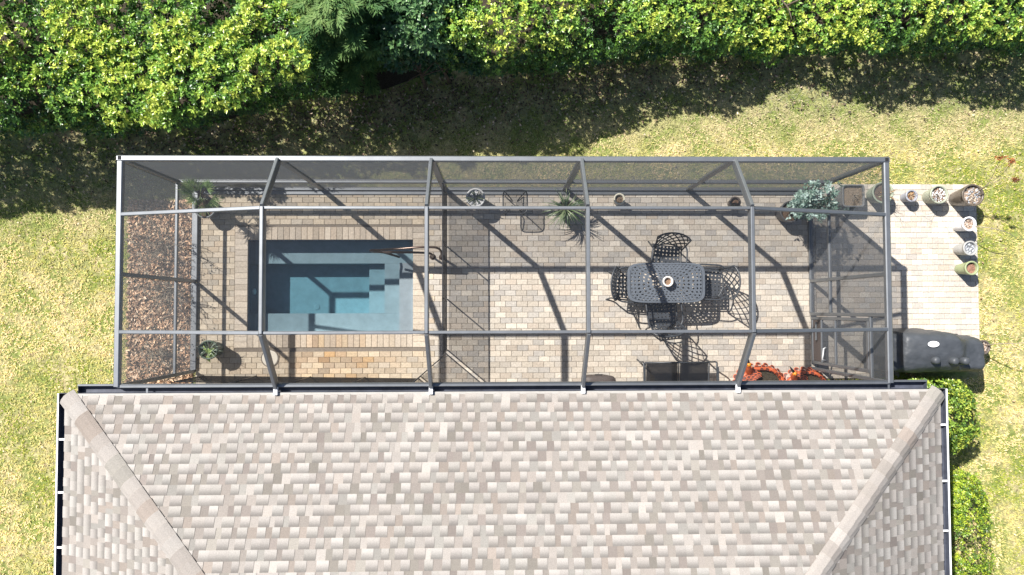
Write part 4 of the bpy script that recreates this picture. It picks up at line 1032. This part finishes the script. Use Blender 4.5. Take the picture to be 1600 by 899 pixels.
# ---------------------------------------------------------------- orange bird planters
def bird(label, body, head, beak, L_, wd, seed, egg=None):
    c = P(*body, .30); t = thing('bird_planter', label, 'bird planter', (c.x, c.y, 0), 0, 'orange bird planters by the house')
    o = Vector((c.x, c.y, 0))
    prof = []
    b = MB(); n_ = 28; ring = []
    levels = [(.30, 0), (.62, .02), (.86, .12), (1.0, .24), (.96, .30)]
    for f_, z in levels: ring.append([(L_*f_*math.cos(2*math.pi*k/n_)*(1+.03*math.sin(7*2*math.pi*k/n_)), wd*f_*math.sin(2*math.pi*k/n_)*(1+.05*math.cos(6*2*math.pi*k/n_)), z + (.02*math.sin(8*math.pi*2*k/n_) if z > .25 else 0)) for k in range(n_)])
    for f_, z in ((.84, .305), (.80, .24)): ring.append([(L_*f_*math.cos(2*math.pi*k/n_)*(1+.03*math.sin(7*2*math.pi*k/n_)), wd*f_*math.sin(2*math.pi*k/n_), z + (.02*math.sin(8*math.pi*2*k/n_) if z > .25 else 0)) for k in range(n_)])
    vs = [q for r_ in ring for q in r_]
    fs = [(i*n_+j, i*n_+(j+1) % n_, (i+1)*n_+(j+1) % n_, (i+1)*n_+j) for i in range(len(ring)-1) for j in range(n_)] + [tuple(range(n_-1, -1, -1))]
    b.add(vs, fs); b.build('body', M['orange'], t, smooth=True)
    s_ = MB(); s_.lathe([(.02, .262), (1, .255)], 24, sx=L_*.80, sy=wd*.80, close=False); s_.add([(0, 0, .262)], []); s_.build('soil', M['soil'], t)
    # scalloped feathers in overlapping rows on the flank and shoulder
    rr_ = random.Random(seed)
    def feather(cx_, cy_, cz_, ang, tilt, s):
        a = MB(); d = Vector((math.cos(ang), math.sin(ang), -tilt)).normalized(); si = Vector((-math.sin(ang), math.cos(ang), 0)); n2 = d.cross(si)*-1
        if n2.z < 0: n2 = -n2
        k_ = 8; c0 = Vector((cx_, cy_, cz_)); out = [c0 + d*(s*.5*math.sin(math.pi*q/k_)**.7*1.3) + si*(s*.5*math.cos(math.pi*q/k_)) + n2*(.012) for q in range(k_+1)]
        inn = [c0 + (p_ - c0)*.80 + n2*.003 for p_ in out]; dn = [p_ - n2*.014 for p_ in out]
        m_ = k_+1
        a.add(out + inn + dn, [(q, q+1, m_+q+1, m_+q) for q in range(k_)] + [(2*m_+q, 2*m_+q+1, q+1, q) for q in range(k_)])
        a.build('feather', M['orange'], t)
        a2 = MB(); a2.add([p_ - n2*.001 for p_ in inn], [tuple(range(m_))]); a2.build('feather_eye', M['featherdark'], t)
    for row in range(6):          # rows climb from the flank and close over the shoulder on the head side
        for k in range(11):
            an = math.pi*(.02 + .098*k + .045*(row % 2)); rad = 1.05 - .14*row
            if row > 2 and an < math.pi*(.44 + .04*row): continue
            feather(L_*rad*math.cos(an), wd*rad*math.sin(an), .16 + .075*min(row, 2) + .012*max(0, row-2), an, max(.25, .9 - .25*row), .095)
    nx_ = Vector(P(*head, .52)) - o; bk = Vector(P(*beak, .56)) - o
    nb = Vector((nx_.x*.6, nx_.y*.45, .22))
    MB().tube(spline([nb, (nx_.x*.9, nx_.y*.75, .40), tuple(nx_)], 5), .075, 12, .036).build('neck', M['orange'], t, smooth=True)
    hd = MB().lathe([(.005, -.045), (.028, -.035), (.042, -.01), (.042, .012), (.026, .035), (.005, .043)], 14, tuple(nx_)); hd.build('head', M['orange_y'], t, smooth=True)
    MB().tube([nx_ + (bk-nx_)*.25, nx_ + (bk-nx_)*.7, bk], .026, 8, .008).build('beak', M['black'], t, smooth=True)
    sd = (bk-nx_).cross(Vector((0, 0, 1))).normalized()
    for s in (-1, 1):
        MB().lathe([(.001, -.008), (.008, -.004), (.008, .004), (.001, .009)], 8, tuple(nx_ + sd*.030*s + Vector((0, 0, .028)))).build('eye', M['black'], t, smooth=True)
    if egg:
        e_ = P(*egg, .33)
        eo = MB().lathe([(.004, 0), (.05, .012), (.072, .05), (.066, .09), (.035, .118), (.004, .125)], 18, (e_.x, e_.y, .262)).build('ornamental_egg', M['pink'], smooth=True); tag(eo, 'smooth pink egg-shaped ornament lying in the soil of the larger orange bird planter', 'ornament')
bird('larger orange bird shaped planter with dark feather pattern, next to the corner rafter', (1191, 598), (1170, 570), (1168, 558), .42, .29, 2, egg=(1197, 602))
bird('smaller orange bird shaped planter, on the right of its twin near the screen door', (1262, 602), (1242, 584), (1234, 573), .38, .26, 3)

# ---------------------------------------------------------------- covered grill
t = thing('covered_grill', 'barbecue grill under a grey vinyl cover with a white oval badge, outside the screen door', 'grill', tuple(P(1470, 556, 0)))
o = Vector(t.location)
def X(u, z): return P(u, 550, z).x
zt = 1.12
yN = P(1450, 519, zt).y; yS = P(1450, 583, 1.0).y
xs_ = [(X(1391, .95), .86), (X(1393, .95), .93), (X(1409, 1.0), .95), (X(1416, 1.1), 1.08), (X(1424, 1.1), zt), (X(1450, 1.1), zt+.02), (X(1480, 1.1), zt), (X(1500, 1.1), zt-.02), (X(1509, 1.1), 1.06), (X(1516, 1.0), .93), (X(1530, .95), .91), (X(1540, .95), .90), (X(1545, .9), .84)]
rs = np.random.default_rng(12); b = MB(); sec = 26
for i, (xx, zz) in enumerate(xs_):
    end = i in (0, len(xs_)-1); hood = zz > 1.0; ins = .03 if end else 0
    yn = yN - (0 if 3 <= i <= 7 else .10 if i > 7 else .02) - ins - (.05 if i == len(xs_)-1 else 0); ysn = yS + ins
    for k in range(sec):
        f_ = k/(sec-1)
        if f_ < .25: yy, z_ = yn + .01 - .0*f_, .06 + (zz-.12-.06)*(f_/.25); yy = yn + .03*(1-f_/.25)
        elif f_ > .75: g_ = (1-f_)/.25; yy, z_ = ysn - .03*(1-g_), .06 + (zz-.30*hood*.6-.08-.06)*g_
        else:
            g_ = (f_-.25)/.5; yy = yn + (ysn-yn)*g_; z_ = zz - .12*(1-min(1, g_/.18))**2 - (.18*hood*max(0, (g_-.45)/.55)**1.6 + .08*max(0, (g_-.85)/.15)**2)
        b.v.append((xx-o.x + rs.normal(0, .004), yy-o.y + .012*math.sin(xx*23+z_*5)*(f_ < .25 or f_ > .75), z_ + rs.normal(0, .003))); b.c.append((1, 1, 1, 1)); b.h.append(0)
K = len(xs_)
b.f += [(i*sec+k, i*sec+k+1, (i+1)*sec+k+1, (i+1)*sec+k) for i in range(K-1) for k in range(sec-1)] + [tuple(range(sec-1, -1, -1)), tuple(range((K-1)*sec, K*sec))]
co = b.build('cover', M['cover'], t, smooth=True); sd = co.modifiers.new('sub', 'SUBSURF'); sd.levels = 3; sd.render_levels = 3
tx = bpy.data.textures.new('cloth', 'CLOUDS'); tx.noise_scale = .22; dm = co.modifiers.new('folds', 'DISPLACE'); dm.texture = tx; dm.strength = .035; dm.mid_level = .5; dm.texture_coords = 'LOCAL'
tx2 = bpy.data.textures.new('creases', 'CLOUDS'); tx2.noise_scale = .09; tx2.noise_basis = 'VORONOI_F2_F1'; dm2 = co.modifiers.new('creases', 'DISPLACE'); dm2.texture = tx2; dm2.strength = .009; dm2.mid_level = .5; dm2.texture_coords = 'LOCAL'
for u, v in ((1459, 563), (1488, 564), (1505, 564)):
    q = Vector(P(u, v, 1.06)) - o
    MB().lathe([(.075, -.16), (.068, .05), (.062, .09), (.046, .112), (.02, .12), (.004, .12)], 20, tuple(q)).build('knob_bulge', M['cover'], t, smooth=True)
q = Vector(P(1459, 538, 1.16)) - o
MB().lathe([(.004, 0), (.098, 0), (.1, .004), (.004, .006)], 30, tuple(q - Vector((0, 0, .008))), sx=1, sy=.52).build('badge', M['badge'], t)
for a_ in (X(1400, .5), X(1520, .5)):
    for c_ in (yN-.12, yS+.08):
        b = MB().tube([(a_-o.x-.02, c_-o.y, .05), (a_-o.x+.02, c_-o.y, .05)], .05, 14); b.build('wheel', M['black'], t)

# ---------------------------------------------------------------- foliage masses
def foliage_surface(x0, x1, step, edge, depth, htop, seed, dens, pal, ll, lw, k=7, name='foliage', parent=None, bump=.28, layers=3, fade=.35, off=(0, 0, 0)):
    """leafy twig tips over the bumpy top and the south face of a hedge. edge(x) front y, htop(x) height"""
    rs_ = np.random.default_rng(seed); area = (x1-x0)*depth; P_ = []; N_ = []; Cc_ = []
    for lay_ in range(layers):
        n_ = int(area*dens*(1 if lay_ == 0 else .6))
        x = rs_.uniform(x0, x1, n_); d = rs_.random(n_)*depth
        h = htop(x); roll = np.clip(d/fade, 0, 1); prof = np.sqrt(1-(1-roll)**2)
        cl = vnoise(x, d, 2.6, seed+1, 2); big = vnoise(x, d, .9, seed+2, 2)
        z = h*(.74+.26*prof) + (cl-.5)*bump*1.6 + (big-.5)*.32 - lay_*.17 - rs_.random(n_)*.10
        y = edge(x) + d + (vnoise(x, z, 1.7, seed+3, 2)-.5)*.45
        keep = cl > (.25 if lay_ == 0 else .12)
        nn = unit(np.stack([rs_.normal(0, .45, n_), -.9*(1-roll) + rs_.normal(0, .45, n_), np.ones(n_)], 1))
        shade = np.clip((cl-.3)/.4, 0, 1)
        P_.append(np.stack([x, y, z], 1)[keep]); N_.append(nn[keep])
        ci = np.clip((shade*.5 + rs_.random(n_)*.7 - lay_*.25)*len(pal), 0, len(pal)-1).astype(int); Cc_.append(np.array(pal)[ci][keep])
    # front face down to the ground
    n_ = int((x1-x0)*dens*1.5); x = rs_.uniform(x0, x1, n_); zf = rs_.random(n_)
    z = htop(x)*(.04+.80*zf); y = edge(x) + .32*(1-zf)**1.5 + rs_.random(n_)*.25 + (vnoise(x, z, 1.7, seed+3, 2)-.5)*.45
    nn = unit(np.stack([rs_.normal(0, .5, n_), -.9+rs_.normal(0, .4, n_), .5*np.ones(n_)], 1)); P_.append(np.stack([x, y, z], 1)); N_.append(nn)
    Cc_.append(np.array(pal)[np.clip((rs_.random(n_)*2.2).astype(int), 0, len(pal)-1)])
    P_ = np.concatenate(P_) - np.array(off); N_ = np.concatenate(N_); Cc_ = np.concatenate(Cc_)
    V, Fc, Cx = rosettes(P_, N_, k, ll, lw, Cc_, rs_, (5, 60))
    return np_mesh(name, V, Fc, Cx, M['leaf'], parent)

def stems(t, xs, ys, hs, seed, r=.035):
    rs_ = random.Random(seed)
    for x_, y_, h_ in zip(xs, ys, hs):
        b = MB(); b.tube(spline([(x_, y_, -.05), (x_+rs_.uniform(-.08, .08), y_+rs_.uniform(-.08, .08), h_*.5), (x_+rs_.uniform(-.15, .15), y_+rs_.uniform(-.15, .15), h_*.85)], 4), r, 7, r*.4)
        for k in range(5):
            an = rs_.uniform(0, 6.28); z_ = h_*rs_.uniform(.3, .7); b.tube(spline([(x_, y_, z_), (x_+.25*math.cos(an), y_+.25*math.sin(an), z_+.25), (x_+.5*math.cos(an), y_+.5*math.sin(an), z_+.38)], 3), r*.45, 5, r*.15)
        b.build('trunk', M['bark'], t, smooth=True)

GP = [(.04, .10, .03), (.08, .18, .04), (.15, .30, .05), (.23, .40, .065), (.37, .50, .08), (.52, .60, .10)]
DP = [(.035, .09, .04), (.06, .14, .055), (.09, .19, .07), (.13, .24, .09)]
hl_ = thing('hedge', 'tall broad-leaved hedge with glossy yellow-green leaves in the upper left', 'hedge', (-6.5, 4.8, 0))
HE1 = lambda x: front_edge(x) + .02
HT1 = lambda x: np.interp(x, [-12, -9, -8, -7.2, -6, -5, -3], [2.5, 2.5, 2.3, 1.95, 1.72, 1.75, 2.1])
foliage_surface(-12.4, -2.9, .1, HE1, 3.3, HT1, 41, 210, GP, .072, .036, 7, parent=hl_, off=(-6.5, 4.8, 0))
stems(hl_, [q+6.5 for q in (-9.3, -8.1, -6.9, -5.6, -4.4, -3.5)], [-.4, -.3, -.35, -.1, .1, .3], [1.9]*6, 3)

# cedar
tc = P(540, -8, 2.0); cedar = thing('cedar_tree', 'dark feathery evergreen cedar between the two hedges at the top', 'tree', (tc.x, tc.y, 0))
def cedar_tree(t, hgt, rad, seed):
    rs_ = np.random.default_rng(seed); r_ = random.Random(seed)
    MB().tube([(0, 0, -.05), (.02, .01, hgt*.5), (0, 0, hgt*.93)], .10, 10, .02).build('trunk', M['bark'], t, smooth=True)
    lim = MB(); Bs = []; Ds = []
    for i in range(230):
        f_ = r_.random()**.8; z0 = .25 + (hgt-.4)*f_; L_ = rad*(.72+.28*min(1, f_/.4)-.50*f_**2.4)*r_.uniform(.72, 1.12); az = r_.uniform(0, 6.283)
        lump = .82 + .22*math.sin(az*3+1.2) + .12*math.sin(az*7+f_*5); L_ *= lump
        d = Vector((math.cos(az), math.sin(az), r_.uniform(.0, .4))); pts_ = []
        q = Vector((0, 0, z0))
        for k in range(7):
            pts_.append(q); q = q + d.normalized()*L_/6; d.z += r_.uniform(-.16, .10)
        lim.tube(pts_, .014, 5, .003)
        for k in range(int(30 + 60*L_)):
            s_ = r_.random()**.6; idx = s_*5.99; a = pts_[int(idx)].lerp(pts_[int(idx)+1], idx % 1)
            sd_ = Vector((-math.sin(az), math.cos(az), 0))*r_.choice((-1, 1)); dd = (d.normalized()*r_.uniform(.5, 1) + sd_*r_.uniform(.2, .9) + Vector((0, 0, r_.uniform(-.3, .35)))).normalized()
            Bs.append(a + Vector((r_.gauss(0, .012), r_.gauss(0, .012), r_.gauss(0, .02)))); Ds.append(dd)
    lim.build('branches', M['bark'], t)
    B_ = np.array([tuple(q) for q in Bs]); D_2 = np.array([tuple(q) for q in Ds]); n_ = len(B_)
    out = []; pal = np.array([(.055, .13, .045), (.075, .165, .055), (.10, .20, .06), (.14, .24, .075), (.19, .29, .09)])
    base_c = pal[np.clip((vnoise(B_[:, 0]+5, B_[:, 1]+5, 1.5, 5, 2)*5.2 + rs_.normal(0, .8, n_) - .3).astype(int), 0, 4)]
    # each spray: a leader and four side sprigs
    for j, (off_, sc_, an) in enumerate(((0, 1.0, 0), (.25, .65, 35), (.25, .65, -35), (.55, .5, 35), (.55, .5, -35))):
        s_ = unit(np.cross(D_2, np.array([[0, 0, 1.]]))); a_ = math.radians(an)
        dd = D_2*math.cos(a_) + s_*math.sin(a_); LL = rs_.uniform(.13, .24, n_)
        out.append(leaves(B_ + D_2*(LL*off_)[:, None], dd, unit(np.array([[0, 0, 1.]]) + rs_.normal(0, .3, (n_, 3))), LL*sc_, LL*sc_*.17, base_c*rs_.uniform(.8, 1.2, (n_, 1)), .1))
    V, Fc, Cx = cat(out); np_mesh('crown', V, Fc, Cx, M['needle'], t)
cedar_tree(cedar, 2.75, 1.34, 7)

# dark rounded-leaf shrub
tc = P(665, 75, 1.9); shr = thing('shrub', 'dark green round-leaved shrub just right of the cedar', 'shrub', (tc.x, tc.y, 0))
HE2 = lambda x: P(675, 99, 1.6).y + (x-tc.x)**2*.25
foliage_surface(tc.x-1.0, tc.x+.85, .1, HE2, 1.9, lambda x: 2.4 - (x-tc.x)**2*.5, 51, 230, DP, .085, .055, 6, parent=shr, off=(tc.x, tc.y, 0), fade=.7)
stems(shr, [-.2, .25], [0, .1], [1.5, 1.4], 8)

hr_ = thing('hedge', 'long bright green hedge along the top right edge of the lawn', 'hedge', (4.5, 5.6, 0))
HE3 = lambda x: front_edge(x) + .02
HT3 = lambda x: np.interp(x, [-1.2, 0, 1.2, 2.2, 3.3, 4.2, 4.8, 5.4, 6, 7, 9, 11], [2.35, 2.15, 1.88, 1.66, 1.5, 1.25, .78, .9, 1.4, 1.5, 1.55, 1.65])
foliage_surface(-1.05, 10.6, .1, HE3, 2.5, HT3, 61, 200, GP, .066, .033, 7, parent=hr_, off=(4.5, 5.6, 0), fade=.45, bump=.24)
stems(hr_, [q-4.5 for q in (-.6, .8, 2.2, 3.6, 5.0, 6.4, 7.8, 9.2)], [-.9, -.7, -.5, -.3, -.2, -.2, -.15, -.1], [1.6]*8, 5)
# seedling under the cedar
q = P(601, 106, .25); t = thing('seedling', 'single light green leafy sprig at the foot of the cedar', 'plant', (q.x, q.y, -.04))
rs = np.random.default_rng(6); V, Fc, Cx = rosettes(np.array([[0, 0, .28], [.05, .03, .22], [-.06, 0, .2]]), np.array([[0, 0, 1.]]*3), 6, .09, .05, np.array([[.16, .26, .08]]*3), rs, (0, 40)); np_mesh('leaves', V, Fc, Cx, M['leaf'], t)
MB().tube([(0, 0, 0), (0, 0, .28)], .006, 5).build('stem', M['bark'], t)

# clipped bushes at the right of the house
def bush(label, x0, x1, y0, y1_, hgt, seed, pal, ll=.05, dens=420):
    cx_, cy_ = (x0+x1)/2, (y0+y1_)/2; t = thing('clipped_bush', label, 'bush', (cx_, cy_, 0), 0, 'clipped bushes along the right side of the house')
    rs_ = np.random.default_rng(seed); a, b_ = (x1-x0)/2, (y1_-y0)/2; P_ = []; N_ = []; C__ = []
    n_ = int(4*a*b_*dens*1.5 + 4*(a+b_)*hgt*dens*.5)
    th = rs_.random(n_)*6.283; c, s = np.cos(th), np.sin(th); ph = rs_.random(n_)**.75*math.pi/2
    ex = 2/3.6; sx_ = np.sign(c)*np.abs(c)**ex; sy_ = np.sign(s)*np.abs(s)**ex
    rad = np.sin(ph)**.42*1.13; zz = np.cos(ph)**.38
    side = rs_.random(n_) < .3; rad = np.where(side, 1.13, rad); zz = np.where(side, rs_.random(n_)*.8, zz)
    nz = .9 + .2*vnoise(sx_*a+9, sy_*b_+9+zz, 3.0, seed, 2); inn = 1 - .22*rs_.random(n_)**2
    P_ = np.stack([sx_*rad*a*nz*inn, sy_*rad*b_*nz*inn, hgt*zz*nz*inn], 1); N_ = unit(np.stack([sx_*rad, sy_*rad, zz+.4], 1) + rs_.normal(0, .35, (n_, 3)))
    C__ = np.array(pal)[rs_.integers(0, len(pal), n_)]
    V, Fc, Cx = rosettes(P_, N_, 5, ll, ll*.55, C__, rs_, (5, 60)); np_mesh('foliage', V, Fc, Cx, M['leaf'], t)
    stems(t, [-.1, .15], [-.2, .2], [hgt*.7]*2, seed, .02)
YP = [(.13, .24, .03), (.24, .35, .035), (.32, .43, .04), (.40, .47, .045), (.08, .15, .03)]
a_ = P(1440, 604, .9); c_ = P(1532, 706, .9); bush('clipped green bush at the upper right corner of the roof, below the covered grill', a_.x-.35, c_.x, c_.y, a_.y, .95, 3, [(.13, .24, .04), (.20, .32, .05), (.30, .42, .06), (.07, .14, .035), (.40, .46, .07)], .055, 620)
a_ = P(1488, 757, .8); c_ = P(1550, 905, .8); bush('yellow-green clipped bush at the lower right of the roof edge', a_.x+.05, c_.x, c_.y-.4, a_.y, .9, 4, YP, .042, 620)
b = MB(); rect(b, 6.25, -5.4, 7.35, -1.31, -.038); b.build('side_bed', M['soil'], kind='structure')
rs = np.random.default_rng(31); n = 900; x = rs.uniform(6.3, 7.9, n); y = rs.uniform(-1.9, -.5, n); k = (y < -1.31) | (x > 7.56); x = x[k]; y = y[k]
chips('dry_leaves', x, y, -.036, rs, .03, .065, .5, [(.3, .19, .12), (.2, .12, .07), (.45, .33, .22)], .6, lift=.015)
